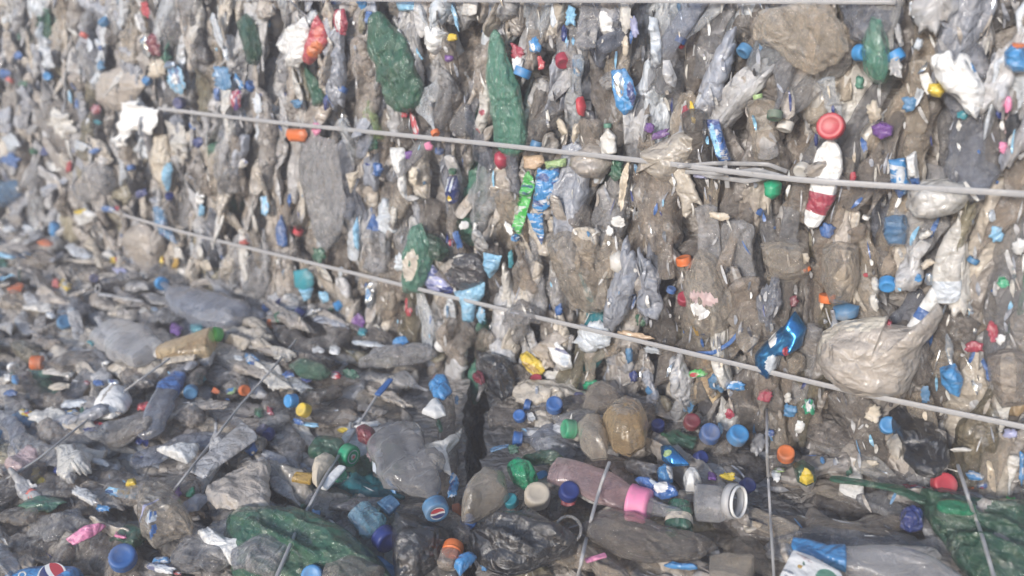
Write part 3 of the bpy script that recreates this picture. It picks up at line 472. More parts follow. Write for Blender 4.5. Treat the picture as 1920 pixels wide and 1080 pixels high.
# --- floor, right
Lm('beige', '865,960 872,935 892,909 920,888 948,895 954,932 937,948 905,965 880,980 866,980', .04, 'smooth', h=.036, label='beige clear bottle bottom at the right lip of the dark gap', mark='the beige bottle at the gap', name='crushed_bottle', cat='bottle', noun='bottle', wall=False, fold=.004)
put_cap(hit(1039,764,False,.04), (0,-.6,.8), .019, 'blue', cat='cap', label='blue cap nearest the folded yellow wrapper, on the right bale', mark='the blue cap by the wall foot', px=(1039,758), noun='cap', col='blue', hgt=1.3)
put_cap(hit(1076,805,False,.045), (-1,-.3,.25), .021, 'emerald', cat='cap', label='emerald green cap on its side left of the amber bottle base', mark='the emerald cap', px=(1071,804), noun='cap', col='emerald', hgt=1.2)
Lm('beige', '1082,806 1100,786 1128,790 1142,822 1138,858 1110,862 1088,840', .035, 'smooth', h=.045, label='rounded beige bottle lobe next to the emerald cap', mark='the beige lobe', name='crushed_bottle', cat='bottle', noun='bottle', fold=.003)
Lm('amber', '1128,800 1145,775 1175,764 1207,774 1217,800 1209,832 1180,852 1150,842', .05, 'smooth', h=.05, label='pale amber round bottle base beside the emerald cap and beige lobe', mark='the honey bottle base', name='crushed_bottle', cat='bottle', noun='bottle', fold=.003, patches=[('pet','beige',1177,800,26,24,0)])
Lm('tan', '1092,770 1100,735 1130,723 1160,743 1169,765 1150,777 1120,787', .035, 'smooth', h=.03, label='dusty clear bottle shoulder above the honey bottle base', mark='the dusty shoulder', name='crushed_bottle', cat='bottle', noun='bottle')
Lm('green', '978,860 1013,849 1048,856 1071,872 1030,868 995,872', .014, 'tint', h=.034, label='dark green flattened strip of bottle below the blue ring', mark='the dark green flattened strip', name='plastic_strip', cat='strip', noun='strip')
Lm('emerald', '950,880 975,866 1000,880 1010,900 990,918 962,905', .026, 'tint', h=.03, label='emerald crumpled bottle between the beige bottle and cream cap', mark='the emerald crumpled bottle', name='crushed_bottle', cat='bottle', noun='bottle', fold=.01)
put_cap(hit(1007,936,False,.036), (0,-.45,.9), .026, 'cream', cat='cap', label='large cream cap right above the ribbed black bag', mark='the large cream cap', px=(1007,929), noun='cap', col='cream')
put_cap(hit(1065,926,False,.036), (.15,-.5,.85), .020, 'navy', cat='cap', label='indigo cap between the cream cap and the pinkish bottle', mark='the indigo cap', px=(1065,922), noun='cap', col='navy')
bot = B('palepink', [(1186,940),(1130,915),(1085,896),(1032,884)], [62,66,60,46], kind='smooth', h=.040, ratio=.45, crush=.8, prof='cup', name='feeding_bottle', label='pinkish clear feeding bottle with a pink collar and clear teat', mark='the pink-collared bottle', fold=.003)
ax_ = unit(hit(1220,950,False,.044)-hit(1180,940,False,.044)); pc = hit(1180,941,False,.046); R_ = .0255
item('collar', gen_lathe(pc, ax_, [(R_*.7,0,0),(R_*1.05,.001,0),(R_*1.06,.006,.2),(R_,.008,1),(R_*.98,.026,1),(R_*.9,.03,0),(R_*.6,.031,0)], 48, .012), mat('cap','pink'), parent=bot)
item('teat', gen_lathe(pc+ax_*.027, ax_, [(R_*.62,0,0),(R_*.6,.004,0),(R_*.42,.014,0),(R_*.36,.03,0),(R_*.38,.042,0),(R_*.3,.05,0),(R_*.1,.053,0)], 28), mat('pet','lightgrey'), parent=bot)
gb = B('green', [(1272,938),(1272,990)], 42, kind='film', prof='jar', h=.045, crush=.12, ratio=.85, fold=.0008, name='small_bottle', label='small green bottle with a dirty cream band beside the clear teat', mark='the green bottle with cream band', band='cream', bandat=.6, bandlab='label')
B('cream', [(1274,985),(1277,1012)], 32, kind='dirty', prof='rod', h=.036, crush=.3, ratio=.8, name='bottle_neck', cat='bottle neck', noun='bottle neck', label='cream stub below the green bottle with the cream band', mark='the cream stub')
jar = B('lightgrey', [(1372,938),(1345,936),(1300,934)], [56,60,62], kind='smooth', prof='jar', h=.044, ratio=.75, crush=.15, fold=.001, name='clear_jar', cat='jar', noun='jar', label='open clear jar on its side with a thick pale rim', mark='the open clear jar')
jx = unit(hit(1385,941,False,.044)-hit(1345,936,False,.044)) + NF*.25; jx = unit(jx - np.array([0,.45,0])); jp = hit(1368,938,False,.047)
def ring_prof(r, th, dep): return [(r-th,dep*.5,0),(r-th,dep,0),(r-th*.4,dep*1.06,0),(r,dep,0),(r*1.01,dep*.5,0),(r,0,0),(r-th,0,0),(r-th,dep*.5,0)]
def ring_geo(p, ax, r, th, dep):
    g = gen_lathe(p, ax, ring_prof(r, th, dep), 48); return g[0], g[1], [], None
item('rim', ring_geo(jp, jx, .0245, .0035, .010), mat('cap','lightgrey'), parent=jar)
item('lip', ring_geo(jp+jx*.012, jx, .0225, .002, .004), mat('cap','white'), parent=jar)
nk = item('bottle_neck', ring_geo(hit(1064,994,False,.036), unit(np.array([0,-.75,.6])), .0195, .0035, .024), mat('pet','lightgrey'), cat='bottle neck', label='open round bottle neck facing out beside the ribbed black bag', mark='the open bottle neck', px=(1064,990), noun='neck', col='lightgrey')
Lm('greybrown', '1087,989 1118,965 1171,969 1227,990 1277,1006 1349,1027 1312,1047 1206,1054 1157,1040 1101,1012', .03, 'pet', h=.03, label='wide flattened grey-brown bottle along the bottom of the right bale', mark='the wide flattened bottle', name='crushed_bottle', cat='bottle', noun='bottle', fdir=.2, fold=.006)
Lm('azure', '1238,841 1256,839 1277,856 1293,872 1259,874 1241,862', .012, 'metal', h=.042, label='blue foil wrapper on top of the right bale', mark='the topmost blue wrapper', name='candy_wrapper', cat='wrapper', noun='wrapper', patches=[('film','palegreen',1252,860,8,4,0)])
Lm('azure', '1232,888 1246,876 1262,884 1262,904 1246,912 1234,902', .014, 'film', h=.042, label='blue wrapper with a white face just below another blue wrapper', mark='the white-faced blue wrapper', name='candy_wrapper', cat='wrapper', noun='wrapper', patches=[('film','white',1257,892,7,13,0)])
Lm('blue', '1190,900 1205,894 1222,910 1245,918 1268,914 1272,930 1242,936 1215,924', .012, 'film', h=.05, label='blue and white film draped over the pink collar', mark='the blue film on the collar', name='crumpled_film', cat='film', noun='film', patches=[('film','white',1240,922,14,9,0),('film','silver',1226,912,8,6,30)])
Lm('white', '1280,905 1292,892 1310,894 1316,908 1302,922 1286,922', .026, 'dirty', h=.036, label='white muddy lump above the open clear jar', mark='the white muddy lump', name='foam_lump', cat='foam', noun='foam', patches=[])
put_cap(hit(1329,818,False,.04), (0,-.55,.8), .021, 'blue', cat='cap', label='blue cap left of a bright blue cap on the right bale', mark='the paired blue cap', px=(1329,813), noun='cap', col='blue', hgt=1.2)
put_cap(hit(1380,821,False,.04), (.1,-.55,.8), .021, 'azure', cat='cap', label='bright blue cap right of a darker blue cap on the right bale', mark='the paired bright blue cap', px=(1380,816), noun='cap', col='azure', hgt=1.2)
put_cap(hit(1296,795,False,.036), (0,-.5,.8), .018, 'darkred', cat='cap', label='red-brown cap above the pair of blue caps', mark='the red-brown cap', px=(1296,791), noun='cap', col='darkred')
put_cap(hit(1403,757,False,.05), (-.1,-.8,.45), .021, 'beige', cat='cap', label='round beige disc cap standing near the wall foot', mark='the beige disc cap', px=(1403,753), noun='cap', col='beige', hgt=.7)
put_cap(hit(1473,856,False,.036), (-.2,-.5,.8), .017, 'orange', cat='cap', label='orange-red cap right of the thin upright strap', mark='the orange-red cap by the strap', px=(1473,850), noun='cap', col='orange', hgt=1.3)
put_cap(hit(1766,908,False,.04), (-.05,-.8,.55), .0215, 'red', cat='cap', label='bright red round cap above the green sack', mark='the bright red round cap', px=(1766,904), noun='cap', col='red', hgt=.9)
B('green', [(1240,812),(1272,820),(1306,828)], 30, kind='tint', h=.03, label='dark green bottle lying left of the pair of blue caps', mark='the lying dark green bottle')
B('greybrown', [(1520,765),(1560,800),(1610,820),(1690,850)], [90,110,110,80], kind='pet', h=.03, prof='pouch', crush=.7, label='wide muddy heap of film behind the black draped bag', mark='the muddy heap', name='plastic_bag', cat='bag', noun='bag', wall=False)
B('black', [(1610,752),(1665,742),(1712,776),(1732,830),(1738,892)], [22,44,60,62,50], kind='film', h=.095, prof='pouch', crush=.8, ratio=.35, label='black bag draped in an arc at the right wall foot', mark='the black draped bag', name='plastic_bag', cat='bag', noun='bag', wall=False, fold=.009)
put_cap(hit(1663,798,False,.085), (-.2,-.7,.5), .017, 'azure', cat='cap', label='bright blue cap inside the bend of the black draped bag', mark='the blue cap in the bend', px=(1663,795), noun='cap', col='azure')
Lm('cream', '1662,830 1680,812 1694,812 1694,850 1684,862 1672,852', .012, 'dirty', h=.08, label='ridged cream scrap left of the black draped bag', mark='the ridged cream scrap', wall=False, fold=.009, fdir=1.4)
Lm('green', '1486,872 1505,866 1528,880 1530,902 1512,910 1494,900', .024, 'tint', h=.034, label='grey-green bottle end with a yellow ring under the orange-red cap', mark='the yellow-ringed bottle end', name='crushed_bottle', cat='bottle', noun='bottle', patches=[('film','yellow',1511,908,18,8,0)])
Lm('green', '1715,932 1780,938 1850,943 1930,955 1945,1100 1840,1100 1795,1058 1762,1008 1735,965', .04, 'tint', h=.03, label='large green mesh sack in the bottom right corner', mark='the green mesh sack', name='mesh_sack', cat='sack', noun='sack', fold=.010, cpx=(1850,1020), rings=24, nb=90, patches=[('dirty','greybrown',1830,985,30,9,-30),('dirty','greybrown',1875,1040,26,10,25)])
B('green', [(1556,896),(1620,905),(1680,918),(1735,945)], 15, kind='tint', prof='rod', crush=.6, h=.044, name='mesh_roll', cat='mesh', noun='mesh', label='rolled green mesh edge leading to the green mesh sack', mark='the rolled green mesh')
B('emerald', [(1756,950),(1788,952),(1830,958)], 26, kind='tint', prof='pouch', crush=.4, h=.075, label='glossy green bottle on top of the green mesh sack', mark='the glossy green bottle', wall=False)
Lm('navy', '1686,968 1708,962 1732,972 1730,992 1706,996 1688,988', .02, 'film', h=.034, label='navy blue rounded lump left of the green mesh sack', mark='the navy lump')
tube = B('azure', [(1484,1014),(1510,1020),(1548,1036),(1588,1042)], [34,40,36,48], kind='film', prof='cup', h=.05, crush=.5, ratio=.6, fold=.003, label='bright blue label wrapped round the neck half of a clear bottle', mark='the blue-wrapped bottle neck', name='bottle_sleeve', cat='sleeve', noun='sleeve', wall=False)
B('lightgrey', [(1580,1045),(1650,1052),(1730,1078),(1800,1120)], [60,74,80,70], kind='smooth', prof='cup', h=.045, crush=.4, ratio=.55, fold=.003, label='smooth grey clear bottle body right of the blue sleeve', mark='the smooth grey bottle', wall=False)
CARTON = Lm('white', '1452,1100 1487,1032 1524,1045 1575,1073 1590,1100', .004, 'sheet', h=.064, label='white carton printed with fruit and green leaves at the bottom edge', mark='the white printed carton', name='drink_carton', cat='carton', noun='carton', wall=False, jag=0, fold=.0006, rings=30, nb=110, flat=.2, cpx=(1518,1075), patches=[('sheet','seagreen',1550,1088,22,16,25),('film','mustard',1500,1066,5,3.5,10),('film','green',1507,1061,2,4,-20),('film','bluegrey',1478,1075,12,2.4,28),('film','palepink',1506,1047,17,1,27),('film','palepink',1510,1053,14,.9,27),('film','bluegrey',1474,1083,4,2.5,20)])
B('beige', [(1330,1060),(1365,1062),(1408,1075)], 70, kind='smooth', prof='cup', h=.035, crush=.4, ratio=.6, fold=.003, label='rounded clear bottle end at the bottom edge left of the carton', mark='the rounded bottle end', wall=False)
B('pink', [(1097,1050),(1136,1037)], 10, kind='film', prof='rod', h=.05, crush=.4, name='plastic_strip', cat='strip', noun='strip', label='short pink strip under the wide flattened bottle', mark='the short pink strip')
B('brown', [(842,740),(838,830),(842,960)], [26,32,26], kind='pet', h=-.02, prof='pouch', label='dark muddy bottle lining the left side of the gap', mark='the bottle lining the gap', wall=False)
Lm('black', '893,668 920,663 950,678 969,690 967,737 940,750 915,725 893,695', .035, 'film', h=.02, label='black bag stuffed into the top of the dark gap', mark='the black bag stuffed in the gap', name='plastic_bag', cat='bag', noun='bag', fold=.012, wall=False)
Lm('lightgrey', '916,640 935,633 962,658 968,680 945,678 925,660', .01, 'film', h=.03, label='grey-white film above the black bag stuffed in the gap', mark='the grey-white film', name='crumpled_film', cat='film', noun='film', wall=True, jag=.1)
Lm('azure', '803,722 815,708 840,710 848,735 832,750 812,744', .016, 'film', h=.045, label='blue wrapper with a red corner above a white fan-shaped scrap', mark='the blue wrapper with red corner', name='candy_wrapper', cat='wrapper', noun='wrapper', fold=.01, wall=False, patches=[('film','red',814,712,8,5,0)])
Lm('white', '808,752 820,748 834,765 836,779 815,785 791,775', .012, 'sheet', h=.045, label='white fan-shaped scrap below the blue wrapper with a red corner', mark='the white fan-shaped scrap', wall=False)
Lm('green', '541,688 568,677 603,686 623,702 603,711 565,708', .02, 'tint', h=.034, label='glossy green crumpled film at the back of the left bale', mark='the green film at the back', name='crumpled_film', cat='film', noun='film', fold=.009)
B('blue', [(705,733),(731,704)], 11, kind='cap', prof='rod', h=.045, crush=.05, name='plastic_tube', cat='tube', noun='tube', label='short blue tube lying beside the middle floor strap', mark='the short blue tube')
B('lightgrey', [(184,550),(225,556),(268,566)], 7, kind='film', prof='rod', h=.05, crush=.1, name='strap_piece', cat='strap', noun='strap', label='loose pale end of strapping with a curled ring at the back left', mark='the loose curled strap end', wall=False)
item('curled_ring', ring_geo(hit(185,541,False,.05), unit(NW+np.array([0,0,.4])), .0115, .0025, .004), mat('film','lightgrey'), parent=ITEMS[-1])
B('azure', [(104,418),(104,440)], 20, kind='film', h=.03, prof='jar', crush=.2, ratio=.8, name='small_bottle', label='small bright blue bottle at the left end of the wall', mark='the small bright blue bottle')

# small coloured bits: type (e scrap, w wrapper, c cap), colour, x, y, width, height, tilt
BITS = '''c steel 200 42 24 18 0;e red 273 18 14 28 -15;e white 264 45 14 40 -20;e silver 272 88 12 40 -15;e darkred 290 84 18 44 -12;e cream 295 130 24 34 -5;e silver 410 60 12 60 -20;e silver 424 100 8 28 -10;
e dirtywhite 137 60 22 6 40;c coral 160 58 12 12 0;e blue 32 35 10 22 -20;e blue 35 105 12 14 0;e blue 8 138 18 16 0;c coral 22 143 16 16 0;c azure 93 138 18 18 0;e silver 88 110 20 40 -20;e green 46 158 14 12 0;
c azure 278 151 14 14 0;w sky 331 150 24 46 -15;e silver 322 122 22 14 0;c navy 341 188 24 24 0;e steel 418 145 26 44 -10;e blue 408 176 8 30 0;e crimson 445 187 18 34 0;w azure 449 155 10 30 -30;e silver 484 193 10 34 -10;
e crimson 181 206 16 18 0;e teal 186 229 12 10 0;e silver 155 274 26 16 20;c blue 368 229 18 18 0;e navy 371 267 18 18 0;e green 402 285 14 34 -25;e green 414 318 16 30 -25;w dirtywhite 449 306 26 20 10;e red 449 300 22 3 12;
e white 106 312 28 16 10;e red 129 313 11 22 10;c blue 245 305 12 12 0;c navy 318 368 18 16 0;e navy 267 362 10 16 -10;e cream 109 347 18 14 30;e steel 193 123 10 20 0;e white 373 375 18 24 0;e sky 380 395 10 20 0;
e blue 20 300 30 22 30;e navy 85 285 16 14 0;e crimson 92 252 10 12 0;e blue 180 283 16 12 -30;e blue 144 194 6 18 0;e sky 133 180 5 22 0;e white 75 110 8 50 -20;e silver 165 85 26 8 70;e blue 188 90 10 10 0;
e silver 586 32 16 30 15;w palegreen 624 98 14 28 0;e dirtywhite 630 128 10 22 0;c blue 645 158 15 15 0;e steel 557 195 22 16 0;e navy 614 190 8 30 0;e olive 679 42 10 44 0;e blue 619 3 18 14 0;e azure 679 7 18 18 -30;e blue 694 32 14 22 0;
e sky 853 28 6 52 -15;e yellow 850 70 18 14 0;e silver 795 26 8 46 -20;e purple 843 109 16 14 0;e red 760 211 12 20 0;e red 777 236 10 48 -12;e pink 802 274 12 16 0;c crimson 506 253 22 22 0;e pink 594 243 14 22 10;e green 702 270 12 24 0;
e purple 767 290 12 14 0;e sky 619 313 16 10 0;e blue 709 318 16 26 0;e cream 775 330 16 30 0;e lightgrey 775 372 22 12 0;e crimson 964 100 22 34 -10;e white 972 122 14 26 -10;w azure 1003 86 20 28 -15;e red 1014 118 12 26 -10;c crimson 1055 102 32 30 0;
e silver 1041 28 16 50 0;e sky 1070 30 18 34 0;e silver 1092 26 14 30 0;e palegreen 1098 50 12 40 -5;e dirtywhite 1174 34 20 52 -5;e cream 1172 85 12 36 0;e steel 1085 124 20 30 0;e navy 1060 62 12 26 0;e blue 1150 84 8 26 0;e lavender 1190 50 14 40 -5;
e dark 1112 235 16 60 -15;c steel 1009 259 24 20 0;e cream 1052 240 14 30 -30;e cream 1080 246 12 34 15;e yellow 1297 211 9 36 -10;e crimson 1284 210 10 22 10;e purple 1238 252 34 14 -20;e purple 1218 240 18 20 0;e green 1157 318 24 34 0;e cream 1170 345 12 80 8;
e lavender 1315 327 28 16 0;e cream 1273 334 14 16 0;c steel 1402 84 16 28 0;c azure 1607 95 24 34 0;c azure 1673 92 15 34 0;e lightgrey 1686 66 12 40 -10;e lightgrey 1680 127 22 36 -10;e silver 1722 82 16 22 20;e silver 1712 20 8 30 -15;
e teal 1805 216 22 16 20;e pink 1890 195 14 34 0;e palepink 1888 235 12 40 5;e pink 1881 277 14 20 0;e navy 1873 211 12 22 0;e black 1900 245 26 70 0;c dirtywhite 1476 222 14 14 0;c dirtywhite 1508 310 20 22 0;e pink 1465 180 10 30 10;e blue 1619 271 10 24 -15;e navy 1529 264 8 24 0;e red 1599 331 12 16 0;
e sky 1712 290 10 14 0;e steel 1705 195 24 26 0;e silver 1722 180 14 34 20;e cream 1640 210 24 40 0;e seagreen 1612 155 16 24 0;e azure 1760 125 8 10 0;
e blue 204 393 26 12 10;e red 222 394 10 14 0;e silver 55 429 18 12 20;e lightgrey 63 449 44 12 -28;e orange 84 456 28 10 0;e blue 21 466 24 16 0;e sky 8 480 40 7 8;e sky 8 520 40 7 8;e yellow 213 487 14 10 0;e red 222 487 10 10 0;e lavender 225 507 26 14 20;c navy 176 517 18 18 0;
e yellow 303 491 5 20 0;e red 307 487 4 12 0;e mustard 331 494 14 18 0;e dirtywhite 378 470 8 26 -20;e cream 388 498 12 20 -20;e coral 459 454 14 12 20;e dirtywhite 270 515 18 10 30;e dirtywhite 472 415 8 44 -10;e sky 500 385 12 40 -10;e blue 540 375 8 20 0;
e orange 30 540 26 16 -20;e green 37 515 5 22 0;e coral 104 530 14 16 0;w yellow 124 538 24 16 20;c steel 121 603 30 18 0;e silver 85 563 24 12 -20;e silver 95 592 20 10 20;e silver 135 582 18 10 -20;e silver 290 580 14 6 10;e purple 331 617 22 20 0;e teal 370 618 24 14 0;w red 362 582 10 16 -10;w azure 352 580 8 12 -10;e silver 360 596 18 16 0;
e blue 185 719 20 10 0;w silver 212 717 20 10 0;e white 236 718 18 10 -10;e red 161 713 10 8 0;e azure 28 712 14 16 0;e white 14 706 14 14 0;e blue 20 738 22 10 -10;w azure 472 676 30 18 45;e teal 373 709 20 14 0;c orange 456 728 12 18 0;w palegreen 432 729 24 12 -15;e orange 404 734 16 8 0;e emerald 176 642 14 14 0;e white 198 682 16 10 0;e teal 174 645 16 12 0;
e silver 448 672 16 8 10;c azure 640 566 18 18 0;e sky 612 554 16 22 -15;c blue 501 573 22 18 0;c navy 529 568 18 22 0;c navy 568 592 30 24 20;e green 526 596 26 14 -10;e green 615 585 12 12 0;w silver 693 552 15 42 -5;e green 598 478 22 26 20;e green 602 488 10 14 0;e sky 670 440 8 50 0;e silver 640 510 8 20 0;
e red 762 572 5 24 0;e red 767 585 8 14 0;e sky 767 624 16 16 0;e azure 751 641 28 12 -15;e white 596 656 20 12 10;e white 627 657 18 18 0;e silver 690 645 60 8 5;e teal 680 622 16 14 0;e purple 672 602 20 24 0;e cream 655 598 10 20 15;e green 656 702 30 14 15;e red 630 704 20 12 0;e blue 541 704 20 10 0;e navy 575 712 18 10 0;
e darkred 900 710 22 20 30;e teal 957 485 8 30 0;e crimson 848 455 8 12 0;e blue 858 450 12 30 -15;e white 955 430 10 26 -25;e white 871 422 12 14 0;e white 886 430 7 18 0;e silver 750 492 16 34 -5;e dirtywhite 738 404 10 34 0;e dirtywhite 860 482 20 8 -20;e sky 905 590 14 26 0;e azure 968 445 12 12 0;
c dirtywhite 1110 431 13 15 0;e white 1159 416 24 20 0;e white 1143 434 14 18 0;e cream 1352 404 34 15 12;e azure 1213 540 20 28 0;e sky 1226 550 16 22 0;e silver 1212 515 34 16 0;e lightgrey 1172 555 26 46 15;e blue 1186 565 6 34 15;e green 1203 600 22 22 -20;w palegreen 1214 588 12 18 0;e peach 1190 630 60 14 8;c crimson 1283 561 16 26 0;
c red 990 716 24 22 0;c crimson 1006 712 14 16 0;e dirtywhite 1034 703 34 16 0;e emerald 1108 722 28 18 -15;e navy 1188 706 14 20 0;w lime 1305 702 36 15 0;e azure 1378 722 36 18 0;e steel 1344 716 30 34 0;e blue 1049 580 12 20 0;e cream 975 578 30 14 0;e steel 1180 660 12 40 0;e silver 1225 655 30 12 10;
e dirtywhite 1455 537 12 24 -10;e cream 1511 484 12 22 0;e darkred 1489 565 14 18 0;e crimson 1668 607 10 16 0;e red 1624 515 8 8 0;e blue 1550 433 26 28 -10;e white 1912 462 22 30 30;e dirtywhite 1642 535 14 30 -10;e dirtywhite 1640 565 16 30 -10;c azure 1664 521 16 18 0;e crimson 1861 621 18 36 0;e crimson 1825 650 34 18 5;e white 1875 636 16 18 30;e emerald 1881 530 20 18 0;
e sky 1870 440 24 30 0;e silver 1860 405 14 20 0;e blue 1850 690 8 50 -20;e azure 1720 520 16 14 0;e silver 1742 522 14 24 0;e silver 1780 655 12 50 -5;e steel 1735 740 16 30 0;e cream 1738 495 26 14 -30;e dirtywhite 1735 440 26 14 -20;
w yellow 53 779 22 10 0;e silver 141 757 50 14 -10;w azure 132 776 28 14 5;e green 165 768 28 16 -45;e red 271 761 26 14 -5;e cream 109 725 38 12 -8;w silver 183 797 44 12 5;e navy 172 808 24 10 0;e navy 267 815 22 36 0;e blue 256 800 14 20 0;c blue 479 842 20 18 0;c navy 498 808 14 20 0;e yellow 70 892 24 26 0;e navy 111 883 22 10 5;
e grey 127 893 28 24 30;e white 178 862 46 14 20;e coral 60 927 20 18 30;e white 158 930 56 20 25;e green 78 945 80 26 -5;w sky 228 924 60 14 10;w silver 268 918 24 12 0;e yellow 248 908 20 12 0;e purple 331 923 15 26 0;e emerald 357 922 14 20 20;e azure 193 953 24 12 5;e blue 130 966 14 22 -30;e navy 68 972 22 12 0;e orange 362 1041 26 12 -30;
w azure 303 1052 30 14 0;w white 305 1067 50 14 12;e red 330 1070 16 6 10;e pink 225 1003 22 10 10;c palepink 640 806 0 0 0;e green 487 774 16 20 0;c navy 506 806 24 22 0;e sky 580 794 30 8 10;e blue 560 792 22 8 15;e white 690 798 44 12 -10;e palepink 696 848 18 26 0;e silver 710 868 20 44 10;w azure 734 908 14 34 -25;e red 727 890 8 12 0;e white 724 896 8 12 0;
e blue 751 838 18 12 0;e coral 741 860 9 26 20;w azure 848 905 16 34 20;e emerald 638 892 28 22 -20;e yellow 642 806 16 8 0;e azure 592 962 16 12 0;e crimson 508 774 12 12 0;e steel 856 750 7 16 0;e green 825 800 10 24 -10;e red 270 822 0 0 0;
c blue 997 758 20 24 0;c blue 976 779 22 16 0;c navy 1081 742 26 24 0;e white 995 781 14 18 -15;c blue 981 820 18 30 0;e green 962 842 20 16 0;e steel 935 840 36 8 -15;e red 1066 943 26 10 0;c navy 1234 800 20 14 0;c navy 1308 858 28 18 0;e crimson 1436 740 26 18 0;e grey 1421 830 24 36 0;e yellow 1365 893 30 13 5;e purple 1335 890 18 16 0;c navy 1396 910 22 20 0;
e azure 1277 1064 56 8 5;e crimson 1368 776 16 16 0;e sky 1350 805 12 16 0;e blue 1444 812 18 12 0;e white 1455 885 14 24 -25;w palegreen 1462 880 22 12 0;e azure 1542 866 8 14 -20;e navy 1617 812 34 12 15;e cream 1635 775 30 26 20;e cream 1622 870 50 14 0;e green 1592 877 12 16 0;w emerald 1518 762 22 26 0;e steel 1482 770 26 24 0;e lime 1772 868 6 32 15;
w crimson 1718 915 52 12 8;e azure 1828 892 36 14 15;w blue 1842 910 20 12 0;e cream 1858 890 12 56 -10;e lime 1894 944 20 26 -15;e dirtywhite 1802 842 34 10 0;c orange 1812 910 12 12 0;e azure 1916 875 10 50 0;e lavender 1895 808 24 16 0;e crimson 1430 770 12 12 0;e dirtywhite 1478 745 12 20 0;e white 1500 800 14 22 0;e azure 1815 820 8 12 0;
e azure 884 968 0 0 0;c blue 884 982 22 16 0;c teal 960 940 12 10 0;e azure 908 1062 12 14 0;e lavender 1845 1078 30 12 20;e palepink 1876 1045 16 8 0;e steel 1290 760 20 24 0;e navy 1360 690 20 14 0'''
NOUN = {'e':('plastic_scrap','scrap','scrap'), 'w':('candy_wrapper','wrapper','wrapper'), 'c':('bottle_cap','cap','cap')}
for ln in BITS.replace('\n','').split(';'):
    t, c, x, y, w, hh, an = ln.split(); x, y, w, hh, an = map(float, (x, y, w, hh, an))
    if w == 0: continue
    nm, ct, no = NOUN[t]; wall = is_wall(x, y); N = NW if wall else NF
    if t == 'c':
        r = min(.022, max(.0125, wreal(x, y, wall, max(w, hh))/2))
        p = hit(x, y+4, wall, .018); ax = unit(N*rng.uniform(-.1,.7) + D1*rng.uniform(-1,1)*(1 if not wall else .4) + np.array([0, -.2, rng.uniform(-.9,.9)*(1 if wall else .4)]))
        k = unit(np.cross(ax, N)+1e-3); q = p + ax*.002; Lb = rng.uniform(.07, .12); bc = random.choice(['greybrown','grey','bluegrey','lightgrey','tan'])
        g = gen_tube(np.array([q, q-ax*Lb*.5+N*.002, q-ax*Lb-N*.012]), np.array([2.6*r/.8*1.6]*3), N if abs(ax@N) < .8 else k, .5, 'bottle', sd(), crush=.8, fold=.006)
        bt = item('crushed_bottle', g, mat('pet', bc), cat='bottle', px=(x, y), noun='bottle with '+WORD.get(c, c)+' cap', col=bc)
        put_cap(q, ax, r*.86, c, parent=bt, hgt=rng.uniform(.9,1.35))
    else:
        kd = 'film' if c not in ('silver',) or t == 'e' and rng.random() < .6 else 'metal'
        pt = []
        if t == 'w':
            oc = random.choice(['white','silver','yellow','red','azure','navy'])
            pt = [('film', oc, x+rng.uniform(-.1,.1)*w, y+rng.uniform(-.1,.1)*hh, w*.22, hh*.26, an)]
        if kd == 'film' and (t == 'w' or c in ('blue','azure','sky','crimson','red') and rng.random() < .45): kd = 'print'
        g = Lm(c, blob(x, y, w*1.08, hh*1.08, an), H=min(.009, .25*wreal(x, y, wall, min(w, hh))+.001), kind=kd, h=rng.uniform(.022,.032), fold=rng.uniform(.004,.009), thin=rng.random() < .5,
               jag=.2, rings=8, nb=30, name=nm, cat=ct, noun=no, patches=pt, fdir=math.radians(an)+(0 if w > hh else 1.57))
HAND = len(ITEMS)
